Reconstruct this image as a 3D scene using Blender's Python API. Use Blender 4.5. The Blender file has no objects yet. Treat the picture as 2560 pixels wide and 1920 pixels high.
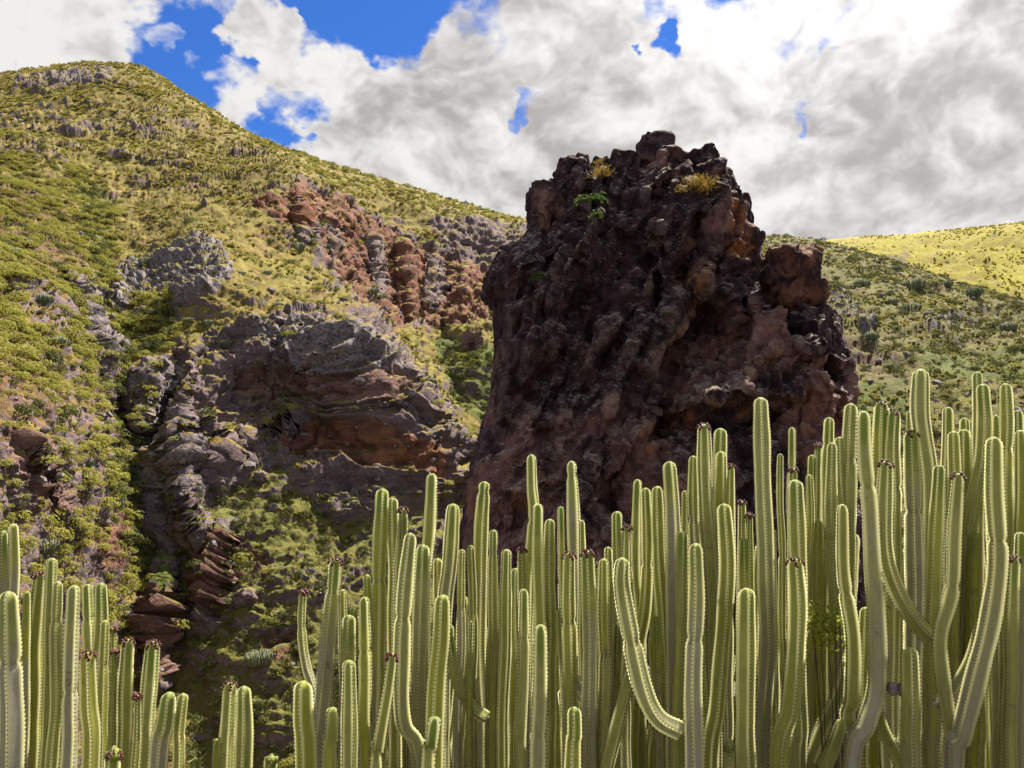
import bpy, math, random
import numpy as np
from mathutils import Vector, Matrix, Euler

random.seed(7)
RNG = np.random.default_rng(7)
SC = bpy.context.scene
COL = SC.collection

# ------------------------------------------------------------------ camera
F_PX = 2000.0                 # focal length in pixels of the 2560 x 1920 frame
PITCH = math.atan(190.0 / F_PX)
CAMZ = 0.0
cam_d = bpy.data.cameras.new('camera')
cam_d.sensor_width = 36.0
cam_d.lens = 36.0 * F_PX / 2560.0
cam_d.clip_start = 0.05
cam_d.clip_end = 8000.0
cam = bpy.data.objects.new('camera', cam_d)
cam.location = (0, 0, CAMZ)
cam.rotation_euler = (math.pi / 2 + PITCH, 0, 0)
COL.objects.link(cam)
SC.camera = cam

# ------------------------------------------------------------------ light
SUN_AZ, SUN_EL = math.radians(36), math.radians(58)
S_DIR = Vector((math.sin(SUN_AZ) * math.cos(SUN_EL), math.cos(SUN_AZ) * math.cos(SUN_EL), math.sin(SUN_EL)))
sun_d = bpy.data.lights.new('sun', 'SUN')
sun_d.energy = 4.2
sun_d.angle = math.radians(0.6)
sun_d.color = (1.0, 0.93, 0.80)
sun = bpy.data.objects.new('sun', sun_d)
sun.rotation_euler = (-S_DIR).to_track_quat('-Z', 'Y').to_euler()
COL.objects.link(sun)

SC.view_settings.view_transform = 'Standard'
SC.view_settings.look = 'None'
SC.view_settings.exposure = 2.05
SC.view_settings.gamma = 1.0
SC.view_settings.use_curve_mapping = False
SC.cycles.max_bounces = 6
SC.cycles.diffuse_bounces = 3
SC.cycles.transmission_bounces = 4
SC.cycles.transparent_max_bounces = 4


class NT:
    """small helper for node trees"""
    def __init__(self, tree):
        self.t = tree
        self.n = tree.nodes
        self.l = tree.links

    def new(self, kind, **kw):
        nd = self.n.new(kind)
        for k, v in kw.items():
            setattr(nd, k, v)
        return nd

    def put(self, sock, v):
        if v is None:
            return
        if isinstance(v, bpy.types.NodeSocket):
            self.l.new(v, sock)
        elif isinstance(v, (tuple, list)) and len(v) == 3 and sock.type == 'RGBA':
            sock.default_value = (*v, 1)
        else:
            sock.default_value = v

    def math(self, op, a, b=None, c=None, clamp=False):
        nd = self.new('ShaderNodeMath', operation=op, use_clamp=clamp)
        for i, v in enumerate((a, b, c)):
            self.put(nd.inputs[i], v)
        return nd.outputs[0]

    def vmath(self, op, a, b=None, scale=None):
        nd = self.new('ShaderNodeVectorMath', operation=op)
        self.put(nd.inputs[0], a)
        if b is not None:
            self.put(nd.inputs[1], b)
        if scale is not None:
            self.put(nd.inputs['Scale'], scale)
        return nd.outputs['Value'] if op in ('DOT_PRODUCT', 'LENGTH', 'DISTANCE') else nd.outputs['Vector']

    def noise(self, vec, scale, detail=4, rough=0.55, dist=0.0, lac=2.0, out='Fac'):
        nd = self.new('ShaderNodeTexNoise')
        if vec is not None:
            self.put(nd.inputs['Vector'], vec)
        nd.inputs['Scale'].default_value = scale
        nd.inputs['Detail'].default_value = detail
        nd.inputs['Roughness'].default_value = rough
        nd.inputs['Distortion'].default_value = dist
        nd.inputs['Lacunarity'].default_value = lac
        return nd.outputs[out]

    def voronoi(self, vec, scale, feature='F1', out='Distance'):
        nd = self.new('ShaderNodeTexVoronoi', feature=feature)
        if vec is not None:
            self.put(nd.inputs['Vector'], vec)
        nd.inputs['Scale'].default_value = scale
        return nd.outputs[out]

    def step(self, v, lo, hi):
        nd = self.new('ShaderNodeMapRange', interpolation_type='SMOOTHSTEP')
        self.put(nd.inputs['Value'], v)
        nd.inputs['From Min'].default_value = lo
        nd.inputs['From Max'].default_value = hi
        return nd.outputs['Result']

    def mix(self, fac, a, b, mode='MIX'):
        nd = self.new('ShaderNodeMix', data_type='RGBA', blend_type=mode)
        nd.clamp_factor = True
        self.put(nd.inputs[0], fac)
        self.put(nd.inputs[6], a)
        self.put(nd.inputs[7], b)
        return nd.outputs[2]

    def attr(self, name, out='Fac'):
        nd = self.new('ShaderNodeAttribute', attribute_name=name)
        return nd.outputs[out]


def ray(X, Y):
    """direction (not normalised, forward part 1) through pixel X, Y of the 2560 x 1920 photograph"""
    a = (X - 1280.0) / F_PX
    b = (960.0 - Y) / F_PX
    c, s = math.cos(PITCH), math.sin(PITCH)
    return np.stack([a + 0 * b, c - b * s + 0 * a, s + b * c + 0 * a], -1)


# ------------------------------------------------------------------ sky with broken cloud
world = bpy.data.worlds.new('World')
SC.world = world
world.use_nodes = True
w = NT(world.node_tree)
w.n.clear()
tc = w.new('ShaderNodeTexCoord')
dirv = w.vmath('NORMALIZE', tc.outputs['Generated'])
sky = w.new('ShaderNodeTexSky', sky_type='NISHITA')
sky.sun_disc = False
sky.sun_elevation = SUN_EL
sky.sun_rotation = SUN_AZ
sky.altitude = 300
sky.dust_density = 0.3
sky.air_density = 1.2
sky.ozone_density = 3.0
SKY_STR = 0.10
blue = w.vmath('MULTIPLY', sky.outputs['Color'], (0.080, 0.165, 0.325))
# slightly flattened direction so that the clouds spread sideways
cl = w.vmath('MULTIPLY', dirv, (1.0, 1.0, 1.35))
warp = w.vmath('SUBTRACT', w.noise(cl, 3.2, 2, 0.5, out='Color'), (0.5, 0.5, 0.5))
wf = w.vmath('SUBTRACT', w.noise(cl, 11.0, 4, 0.6, out='Color'), (0.5, 0.5, 0.5))
cl2 = w.vmath('ADD', cl, w.vmath('ADD', w.vmath('SCALE', warp, scale=0.14), w.vmath('SCALE', wf, scale=0.035)))
def billow(vec):
    """heaped cauliflower lumps: folded noise at growing scales"""
    tot = None
    for sc_, am in ((6.5, 1.0), (14.0, 0.52), (31.0, 0.30), (66.0, 0.17)):
        b = w.math('MULTIPLY', w.math('ABSOLUTE', w.math('SUBTRACT', w.noise(vec, sc_, 0, 0.5), 0.5)), 2.0 * am)
        tot = b if tot is None else w.math('ADD', tot, b)
    return tot                      # about 0 .. 0.9, mean about 0.4
B0 = billow(cl2)
B1 = billow(w.vmath('ADD', cl2, tuple(0.022 * v for v in (S_DIR.x, S_DIR.y, S_DIR.z * 1.35))))
n_big = w.noise(cl2, 3.4, 2, 0.5)
n_mid = w.noise(cl2, 8.0, 10, 0.64)
dens = w.math('ADD', w.math('MULTIPLY', n_big, 0.55), w.math('MULTIPLY', n_mid, 0.50))
dens = w.math('ADD', dens, w.math('MULTIPLY', B0, 0.16))
# openings in the cloud and thick banks, at their own bearings in the sky
dirw = w.vmath('NORMALIZE', w.vmath('ADD', dirv, w.vmath('ADD', w.vmath('SCALE', warp, scale=0.08), w.vmath('SCALE', wf, scale=0.19))))
def blob(X, Y, rad_px, amp):
    d = ray(np.array(float(X)), np.array(float(Y)))
    d = d / np.linalg.norm(d)
    dp = w.vmath('DOT_PRODUCT', dirw, tuple(float(v) for v in d))
    c0 = math.cos(rad_px / F_PX)
    return w.math('MULTIPLY', w.step(dp, c0, 1.0), amp)
SKY_BLOBS = [(450, 130, 200, -0.28), (300, 90, 110, -0.10), (890, 10, 220, -0.26), (700, 285, 95, -0.26), (40, 195, 110, -0.12),
             (1010, 70, 130, -0.14), (1325, 245, 60, -0.26), (1620, 130, 60, -0.26), (2030, 205, 45, -0.30), (2110, 75, 80, -0.12),
             (2150, 130, 50, -0.14), (1065, 335, 60, -0.14), (1890, 400, 80, -0.12), (1700, 15, 60, 0.06), (2300, 20, 60, -0.08),
             (160, 60, 240, 0.12), (640, 70, 120, 0.22), (400, 90, 60, 0.14), (860, 190, 170, 0.16), (1050, 220, 200, 0.18), (1420, 60, 220, 0.18),
             (1500, 330, 260, 0.14), (1800, 260, 240, 0.14), (2330, 330, 420, 0.18), (1900, 540, 420, 0.18), (1100, 470, 280, 0.16), (590, 230, 130, 0.22), (640, 40, 110, 0.12), (820, 300, 150, 0.16), (1250, 330, 200, 0.14), (1650, 300, 200, 0.10), (2000, 330, 260, 0.12), (2400, 120, 260, 0.12), (30, 60, 200, 0.10)]
for b in SKY_BLOBS:
    dens = w.math('ADD', dens, blob(*b))
cover = w.step(dens, 0.47, 0.645)
# thick hearts of the clouds are grey, the sides turned to the sun and the thin edges bright
relief = w.math('MULTIPLY', w.math('SUBTRACT', B1, B0), -1.6)
n_core = w.noise(w.vmath('ADD', cl2, (0.03, 0.02, 0.055)), 5.5, 6, 0.55)
thick = w.math('ADD', w.math('MULTIPLY', w.math('SUBTRACT', n_core, 0.5), 2.0), w.math('MULTIPLY', w.math('SUBTRACT', dens, 0.78), 0.8))
thick = w.math('SUBTRACT', thick, relief)
for b in [(1010, 235, 170, 0.62), (1380, 60, 240, 0.55), (1480, 330, 190, 0.38), (1790, 190, 90, 0.3), (2380, 160, 240, 0.22),
          (2450, 260, 260, 0.18), (2100, 240, 170, 0.28), (1200, 440, 170, 0.25), (2150, 470, 240, 0.28),
          (880, 110, 130, -0.5), (1660, 230, 190, -0.4), (1830, 130, 160, -0.4), (1950, 380, 200, -0.35), (120, 70, 260, -0.25), (680, 230, 170, -0.4), (1270, 330, 120, -0.25)]:
    thick = w.math('ADD', thick, blob(*b))
heart = w.step(thick, -0.58, 1.05)
ccol = w.mix(heart, (1.0, 0.985, 0.96), (0.50, 0.475, 0.465))
CLOUD_RAD = 0.222
skyc = w.vmath('SCALE', blue, scale=SKY_STR)
# cloud is brighter the nearer it lies to the sun
sd_ = w.math('MAXIMUM', w.vmath('DOT_PRODUCT', dirv, tuple(S_DIR)), 0.0)
aure = w.math('ADD', 0.95, w.math('MULTIPLY', w.math('POWER', sd_, 9.0), 1.25))
cloudc = w.vmath('SCALE', ccol, scale=w.math('MULTIPLY', aure, CLOUD_RAD))
final = w.mix(cover, skyc, cloudc)
bg = w.new('ShaderNodeBackground')
w.put(bg.inputs['Color'], final)
bg.inputs['Strength'].default_value = 1.0
wo = w.new('ShaderNodeOutputWorld')
w.l.new(bg.outputs[0], wo.inputs[0])
world.cycles.sampling_method = 'MANUAL'
world.cycles.sample_map_resolution = 512

# ------------------------------------------------------------------ numpy noise
_perm_g = RNG.normal(size=(512, 3))
_perm_g /= np.linalg.norm(_perm_g, axis=1)[:, None]
_perm_g = _perm_g.astype(np.float32)
_perm_r = RNG.random((512, 3)).astype(np.float32)


def _h(i, j, k):
    h = (i.astype(np.int64) * 73856093) ^ (j.astype(np.int64) * 19349663) ^ (k.astype(np.int64) * 83492791)
    h = (h ^ (h >> 13)) * 1274126177
    return ((h ^ (h >> 16)) & 511).astype(np.int32)


def gnoise(p):
    p = np.asarray(p, np.float32)
    i = np.floor(p).astype(np.int32)
    f = p - i
    u = f * f * f * (f * (f * 6 - 15) + 10)
    out = np.zeros(len(p), np.float32)
    for dx in (0, 1):
        wx = u[:, 0] if dx else 1 - u[:, 0]
        for dy in (0, 1):
            wy = u[:, 1] if dy else 1 - u[:, 1]
            for dz in (0, 1):
                wz = u[:, 2] if dz else 1 - u[:, 2]
                g = _perm_g[_h(i[:, 0] + dx, i[:, 1] + dy, i[:, 2] + dz)]
                dot = g[:, 0] * (f[:, 0] - dx) + g[:, 1] * (f[:, 1] - dy) + g[:, 2] * (f[:, 2] - dz)
                out += wx * wy * wz * dot
    return out * 1.6


def fbm(p, octv=4, gain=0.5, lac=2.03):
    s = np.zeros(len(p), np.float32)
    a = 1.0
    q = np.asarray(p, np.float32)
    for o in range(octv):
        s += a * gnoise(q + o * 17.3)
        q = q * lac
        a *= gain
    return s


def ridged(p, octv=4, gain=0.5, lac=2.07):
    s = np.zeros(len(p), np.float32)
    a = 1.0
    q = np.asarray(p, np.float32)
    for o in range(octv):
        s += a * (1 - 2 * np.abs(gnoise(q + o * 9.1)))
        q = q * lac
        a *= gain
    return s


def worley(p):
    p = np.asarray(p, np.float32)
    i = np.floor(p).astype(np.int32)
    f1 = np.full(len(p), 9.0, np.float32)
    f2 = np.full(len(p), 9.0, np.float32)
    cid = np.zeros(len(p), np.int32)
    for dx in (-1, 0, 1):
        for dy in (-1, 0, 1):
            for dz in (-1, 0, 1):
                c = i + np.array([dx, dy, dz], np.int32)
                hh = _h(c[:, 0], c[:, 1], c[:, 2])
                q = c + _perm_r[hh] - p
                d = np.sqrt((q * q).sum(1))
                near = d < f1
                f2 = np.where(near, f1, np.minimum(f2, d))
                cid = np.where(near, hh, cid)
                f1 = np.where(near, d, f1)
    return f1, f2, cid


def facets(p, seed=0.0, off=0.6):
    """broken-stone relief: every cell is a tilted flat face of its own"""
    p = np.asarray(p, np.float32) + np.float32(seed)
    i = np.floor(p).astype(np.int32)
    f1 = np.full(len(p), 9.0, np.float32)
    f2 = np.full(len(p), 9.0, np.float32)
    best = np.zeros((len(p), 3), np.float32)
    cid = np.zeros(len(p), np.int32)
    for dx in (-1, 0, 1):
        for dy in (-1, 0, 1):
            for dz in (-1, 0, 1):
                c = i + np.array([dx, dy, dz], np.int32)
                hh = _h(c[:, 0], c[:, 1], c[:, 2])
                q = p - (c + _perm_r[hh])
                d = np.sqrt((q * q).sum(1))
                near = d < f1
                f2 = np.where(near, f1, np.minimum(f2, d))
                best[near] = q[near]
                cid = np.where(near, hh, cid)
                f1 = np.where(near, d, f1)
    g = _perm_g[(cid * 7 + 13) & 511]
    return (best * g).sum(1) + (_perm_r[cid, 0] - 0.5) * off, f2 - f1


def sstep(v, a, b):
    t = np.clip((v - a) / (b - a), 0, 1)
    return t * t * (3 - 2 * t)


# ------------------------------------------------------------------ object helpers
def tag(o, label=None, cat=None, group=None, kind=None):
    if label: o['label'] = label
    if cat: o['category'] = cat
    if group: o['group'] = group
    if kind: o['kind'] = kind
    return o


def mesh_from(name, verts, faces, mat, attrs=None, smooth=True):
    """faces: array (n,3) or (n,4), or a list of such arrays"""
    me = bpy.data.meshes.new(name)
    fl = faces if isinstance(faces, list) else [faces]
    fl = [np.asarray(f, np.int32) for f in fl if len(f)]
    verts = np.asarray(verts, np.float32)
    me.vertices.add(len(verts))
    me.vertices.foreach_set('co', verts.ravel())
    nl = sum(f.size for f in fl)
    me.loops.add(nl)
    me.loops.foreach_set('vertex_index', np.concatenate([f.ravel() for f in fl]))
    npoly = sum(len(f) for f in fl)
    me.polygons.add(npoly)
    st, tot, o = [], [], 0
    for f in fl:
        k = f.shape[1]
        st.append(o + np.arange(len(f)) * k)
        tot.append(np.full(len(f), k))
        o += f.size
    me.polygons.foreach_set('loop_start', np.concatenate(st).astype(np.int32))
    me.update(calc_edges=True)
    me.polygons.foreach_set('use_smooth', np.full(npoly, smooth))
    if attrs:
        for k, v in attrs.items():
            at = me.attributes.new(k, 'FLOAT', 'POINT')
            at.data.foreach_set('value', np.asarray(v, np.float32))
    if mat is not None:
        me.materials.append(mat)
    me.validate()
    return me


def add_obj(name, me, parent=None, loc=None):
    o = bpy.data.objects.new(name, me)
    COL.objects.link(o)
    if parent is not None:
        o.parent = parent
    if loc is not None:
        o.location = loc
    return o


def empty(name, loc):
    o = bpy.data.objects.new(name, None)
    o.location = loc
    o.empty_display_size = 0.2
    COL.objects.link(o)
    return o


def material(name):
    m = bpy.data.materials.new(name)
    m.use_nodes = True
    t = NT(m.node_tree)
    bs = m.node_tree.nodes['Principled BSDF']
    return m, t, bs


def bump(t, bs, height, strength=0.5, dist=0.1):
    b = t.new('ShaderNodeBump')
    b.inputs['Strength'].default_value = strength
    b.inputs['Distance'].default_value = dist
    t.put(b.inputs['Height'], height)
    t.l.new(b.outputs[0], bs.inputs['Normal'])


def scatter_quads_grid(nu, nv):
    idx = np.arange(nu * nv).reshape(nv, nu)
    return np.stack([idx[:-1, :-1], idx[1:, :-1], idx[1:, 1:], idx[:-1, 1:]], -1).reshape(-1, 4)

# ------------------------------------------------------------------ hillside materials
def hill_material(name, grass_a, grass_b, soil, rock, red, ochre, gscale=1.0):
    m, t, bs = material(name)
    geo = t.new('ShaderNodeNewGeometry')
    pos = geo.outputs['Position']
    nz = t.new('ShaderNodeSeparateXYZ')
    t.l.new(geo.outputs['Normal'], nz.inputs[0])
    a_rock, a_red, a_lush, a_grey, a_soil = (t.attr(k) for k in ('rocky', 'red', 'lush', 'grey', 'soil'))
    n1 = t.noise(pos, 0.055, 5, 0.6)
    n2 = t.noise(pos, 0.45, 5, 0.65)
    n3 = t.noise(pos, 2.1, 4, 0.6)
    n4 = t.noise(pos, 0.18, 4, 0.6)
    grass = t.mix(t.step(n1, 0.35, 0.65), grass_a, grass_b)
    grass = t.mix(t.math('MULTIPLY', t.step(n2, 0.42, 0.62), 0.7), grass, tuple(c * 0.45 for c in grass_a))
    grass = t.mix(t.math('MULTIPLY', t.step(n4, 0.5, 0.68), 0.75), grass, soil)
    grass = t.mix(t.math('MULTIPLY', a_soil, t.step(n2, 0.30, 0.55)), grass, t.mix(t.step(n3, 0.35, 0.65), soil, tuple(c * 0.55 for c in soil)))
    grass = t.mix(a_lush, grass, t.mix(t.step(n2, 0.35, 0.65), (0.035, 0.060, 0.014), (0.085, 0.125, 0.022)))
    # rock, with pale and dark weathering and bedding
    st = t.new('ShaderNodeMapping')
    st.inputs['Scale'].default_value = (0.12, 0.12, 0.9)
    t.l.new(pos, st.inputs[0])
    nst = t.noise(st.outputs[0], 1.0, 5, 0.65, 0.6)
    rk = t.mix(t.step(nst, 0.3, 0.7), tuple(c * 0.42 for c in rock), rock)
    rk = t.mix(t.math('MULTIPLY', t.step(n3, 0.45, 0.7), 0.55), rk, tuple(min(1, c * 1.55) for c in rock))
    rd = t.mix(t.step(nst, 0.35, 0.65), red, ochre)
    rd = t.mix(t.math('MULTIPLY', t.step(n2, 0.40, 0.65), 0.6), rd, tuple(c * 0.5 for c in red))
    rk = t.mix(a_red, rk, rd)
    gy = t.mix(t.step(n3, 0.36, 0.62), (0.086, 0.074, 0.080), (0.235, 0.207, 0.210))
    rk = t.mix(a_grey, rk, gy)
    # grass holds on the flatter ledges, rock shows on the steep ones
    steep = t.math('SUBTRACT', 1.0, nz.outputs['Z'])
    ex = t.math('ADD', t.math('MULTIPLY', steep, 1.05), t.math('MULTIPLY', a_rock, 0.46))
    ex = t.math('ADD', ex, t.math('MULTIPLY', t.math('SUBTRACT', n2, 0.5), 0.75))
    ex = t.math('ADD', ex, t.math('MULTIPLY', t.math('SUBTRACT', n3, 0.5), 0.35))
    fac = t.step(ex, 0.56, 0.74)
    col = t.mix(fac, grass, rk)
    t.put(bs.inputs['Base Color'], col)
    bs.inputs['Roughness'].default_value = 0.95
    bs.inputs['Specular IOR Level'].default_value = 0.15
    hb = t.math('ADD', n3, t.math('MULTIPLY', t.noise(pos, 6.0, 3, 0.6), 0.5))
    bump(t, bs, hb, 0.85, 0.45)
    return m


M_HILL = hill_material('hill_ground', (0.165, 0.138, 0.030), (0.190, 0.142, 0.040), (0.125, 0.070, 0.038),
                       (0.164, 0.121, 0.126), (0.135, 0.054, 0.044), (0.215, 0.104, 0.050))
M_HILLR = hill_material('right_hill_ground', (0.108, 0.106, 0.026), (0.130, 0.104, 0.034), (0.085, 0.055, 0.034),
                        (0.120, 0.108, 0.106), (0.110, 0.060, 0.042), (0.160, 0.095, 0.055))
M_FAR = hill_material('far_hill_ground', (0.225, 0.200, 0.008), (0.200, 0.165, 0.016), (0.13, 0.088, 0.046),
                      (0.20, 0.165, 0.15), (0.16, 0.10, 0.08), (0.20, 0.12, 0.07))

K = 2560.0 / 2212.0           # the coordinates below were read off a 2212 px wide view


def pip(px, py, poly):
    poly = np.asarray(poly, np.float64)
    inside = np.zeros(px.shape, bool)
    j = len(poly) - 1
    for i in range(len(poly)):
        xi, yi = poly[i]
        xj, yj = poly[j]
        c = ((yi > py) != (yj > py)) & (px < (xj - xi) * (py - yi) / (yj - yi + 1e-12) + xi)
        inside ^= c
        j = i
    return inside


def blur(a, n=1):
    for _ in range(n):
        b = np.pad(a, 1, mode='edge')
        a = (b[1:-1, 1:-1] * 2 + b[:-2, 1:-1] + b[2:, 1:-1] + b[1:-1, :-2] + b[1:-1, 2:]) / 6
    return a


def tps(ctrl, X, Y, reg=1e-3):
    """thin-plate surface of log distance through the control points (x, y, distance)"""
    c = np.asarray(ctrl, np.float64)
    s = 1000.0
    cx, cy, v = c[:, 0] / s, c[:, 1] / s, np.log(c[:, 2])
    n = len(c)
    def U(r2): return 0.5 * r2 * np.log(r2 + 1e-12)
    r2 = (cx[:, None] - cx) ** 2 + (cy[:, None] - cy) ** 2
    A = np.zeros((n + 3, n + 3))
    A[:n, :n] = U(r2) + np.eye(n) * reg
    A[:n, n] = 1; A[:n, n + 1] = cx; A[:n, n + 2] = cy
    A[n:, :n] = A[:n, n:].T
    sol = np.linalg.solve(A, np.concatenate([v, np.zeros(3)]))
    x, y = X.ravel() / s, Y.ravel() / s
    out = sol[n] + sol[n + 1] * x + sol[n + 2] * y
    for i in range(n):
        out += sol[i] * U((x - cx[i]) ** 2 + (y - cy[i]) ** 2)
    return np.exp(out).reshape(X.shape)


def normals_grid(P):
    du = np.gradient(P, axis=1)
    dv = np.gradient(P, axis=0)
    n = np.cross(dv, du)
    n /= np.linalg.norm(n, axis=2, keepdims=True) + 1e-9
    flip = (n * P).sum(2) > 0          # towards the valley side
    n[flip] *= -1
    return n


class Sheet:
    pass


def hill_sheet(name, ridge, x0, x1, nx, ny, ybot, ctrl, mat, zones, amp, back=140.0, limb=0.10, xwarp=6.0, ledges=lambda X, Y: 0.35, ribs=()):
    """a hillside surveyed by distances; xy in the 2212 px view"""
    ridge = np.asarray(ridge, float)
    U = np.linspace(x0, x1, nx)
    ry = np.interp(U, ridge[:, 0], ridge[:, 1])
    tt = np.linspace(0, 1, ny)
    X = np.repeat(U[None, :], ny, 0)
    Y = ry[None, :] + (ybot - ry[None, :]) * tt[:, None]
    D = tps(ctrl, X, Y)
    D *= 1 + limb * np.exp(-(Y - ry[None, :]) / 14.0)
    for pts_, wd, am in ribs:
        dd = np.full(X.shape, 1e9)
        for (ax_, ay_), (bx_, by_) in zip(pts_[:-1], pts_[1:]):
            ex, ey = bx_ - ax_, by_ - ay_
            t = np.clip(((X - ax_) * ex + (Y - ay_) * ey) / (ex * ex + ey * ey), 0, 1)
            dd = np.minimum(dd, np.hypot(X - ax_ - t * ex, Y - ay_ - t * ey))
        D = D - am * np.clip(1 - dd / wd, 0, 1) ** 1.2
    P = ray(X * K, Y * K) * D[..., None]
    N = normals_grid(P)
    flat = P.reshape(-1, 3).astype(np.float32)
    # zones are outlined loosely, then roughened
    wob = fbm(flat * 0.06, 3).reshape(X.shape) * xwarp + fbm(flat * 0.3 + 5, 3).reshape(X.shape) * xwarp * 0.6
    wob2 = fbm(flat * 0.06 + 31, 3).reshape(X.shape) * xwarp + fbm(flat * 0.3 + 77, 3).reshape(X.shape) * xwarp * 0.6
    Z = {}
    for zn, polys in zones.items():
        a = np.zeros(X.shape)
        for val, poly in polys:
            a = np.maximum(a, val * pip(X + wob, Y + wob2, poly))
        Z[zn] = blur(a, 3)
    led = ridged((flat + fbm(flat * 0.03 + 7, 3)[:, None] * np.array([0, 0, 6.0])) * np.array([0.012, 0.012, 0.11]), 3, 0.6)
    pat = fbm(flat * np.array([0.03, 0.03, 0.08]) + 50, 4, 0.6)
    ledge = (sstep(led, 0.45, 0.95) * sstep(pat, -0.15, 0.35)).reshape(X.shape) * ledges(X, Y)
    Z['rocky'] = np.maximum(Z.get('rocky', np.zeros(X.shape)), ledge)
    cliff = np.clip(Z.get('rocky', 0) + 0.6 * Z.get('red', 0) + Z.get('grey', 0), 0, 1).reshape(-1)
    Z['rocky'] = np.clip(Z.get('rocky', np.zeros(X.shape)) + Z.get('red', 0) * 0.9 + Z.get('grey', 0) * 0.9, 0, 1)
    for zn in ('red', 'grey', 'lush', 'soil'):
        Z.setdefault(zn, np.zeros(X.shape))
    s = amp
    big = fbm(flat * (0.022 / s), 3) * 3.2 * s
    rid = ridged(flat * (np.array([0.05, 0.05, 0.028]) / s), 4) * 1.5 * s
    warpz = fbm(flat * 0.03, 3)[:, None] * np.array([0, 0, 5.0])
    strat = ridged((flat + warpz) * (np.array([0.018, 0.018, 0.17]) / s) + 3.3, 4, 0.6)
    wv = flat + fbm(flat * 0.2, 2)[:, None] * 1.5
    fa, ea = facets(wv * np.array([0.16, 0.16, 0.10]) / s)
    fh, eh = facets(wv * np.array([0.075, 0.075, 0.26]) / s, 21.0)
    up_ = np.maximum(sstep(blur(Z['red'], 6), 0.1, 0.6), sstep(X, 520, 400) * sstep(Y, 760, 860)).ravel() if 'red' in Z else np.zeros(len(flat))
    fa = fa * 0.8 * up_ + (fh * 0.40 + fa * 0.55) * (1 - up_); ea = ea * up_ + np.minimum(ea * 1.6, eh) * (1 - up_)
    fb_, eb = facets((flat + fbm(flat * 0.5, 2)[:, None] * 0.6) * np.array([0.26, 0.26, 0.55]) / s, 9.0)
    fc, ec = facets(flat * np.array([0.7, 0.7, 1.3]) / s, 4.0)
    lumps = fbm(flat * 0.35, 4) * 0.55 + np.abs(gnoise(flat * 0.9)) * 0.35
    d = big + rid * (0.45 + 0.45 * cliff) + strat * (0.55 + 1.0 * cliff * (1 - 0.7 * up_)) * s * (1 - 0.75 * up_) \
        + cliff * s * (fa * 2.1 + fb_ * 0.95 + fc * 0.32 - np.exp(-ea * 9) * 0.8) + (1 - cliff) * s * (fb_ * 0.22 + fc * 0.09) \
        + lumps * (0.7 + 0.5 * cliff) * s
    d = d.reshape(X.shape)
    fade = sstep((Y - ry[None, :]), -1, 45)
    d = d * (0.22 + 0.78 * fade)
    P2 = P + N * d[..., None]
    # far side of the ridge, falling away out of sight
    rows = []
    top = P2[0]
    for k in (1, 2, 3):
        q = top.copy()
        hd = q[:, :2] / np.linalg.norm(q[:, :2], axis=1, keepdims=True)
        q[:, :2] += hd * back * k / 3
        q[:, 2] -= back * 0.55 * (k / 3) ** 1.3
        rows.append(q)
    allP = np.concatenate([np.stack(rows[::-1]), P2], 0)
    at = {}
    for zn in ('rocky', 'red', 'lush', 'grey', 'soil'):
        a = Z[zn]
        at[zn] = np.concatenate([np.repeat(a[:1], 3, 0), a], 0).ravel()
    me = mesh_from(name, allP.reshape(-1, 3), scatter_quads_grid(nx, ny + 3), mat, at)
    o = add_obj(name, me)
    tag(o, kind='structure')
    sh = Sheet()
    sh.P, sh.X, sh.Y, sh.Z, sh.obj = P2, X, Y, Z, o
    sh.N = normals_grid(P2)
    sh.D = D
    return sh


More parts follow.
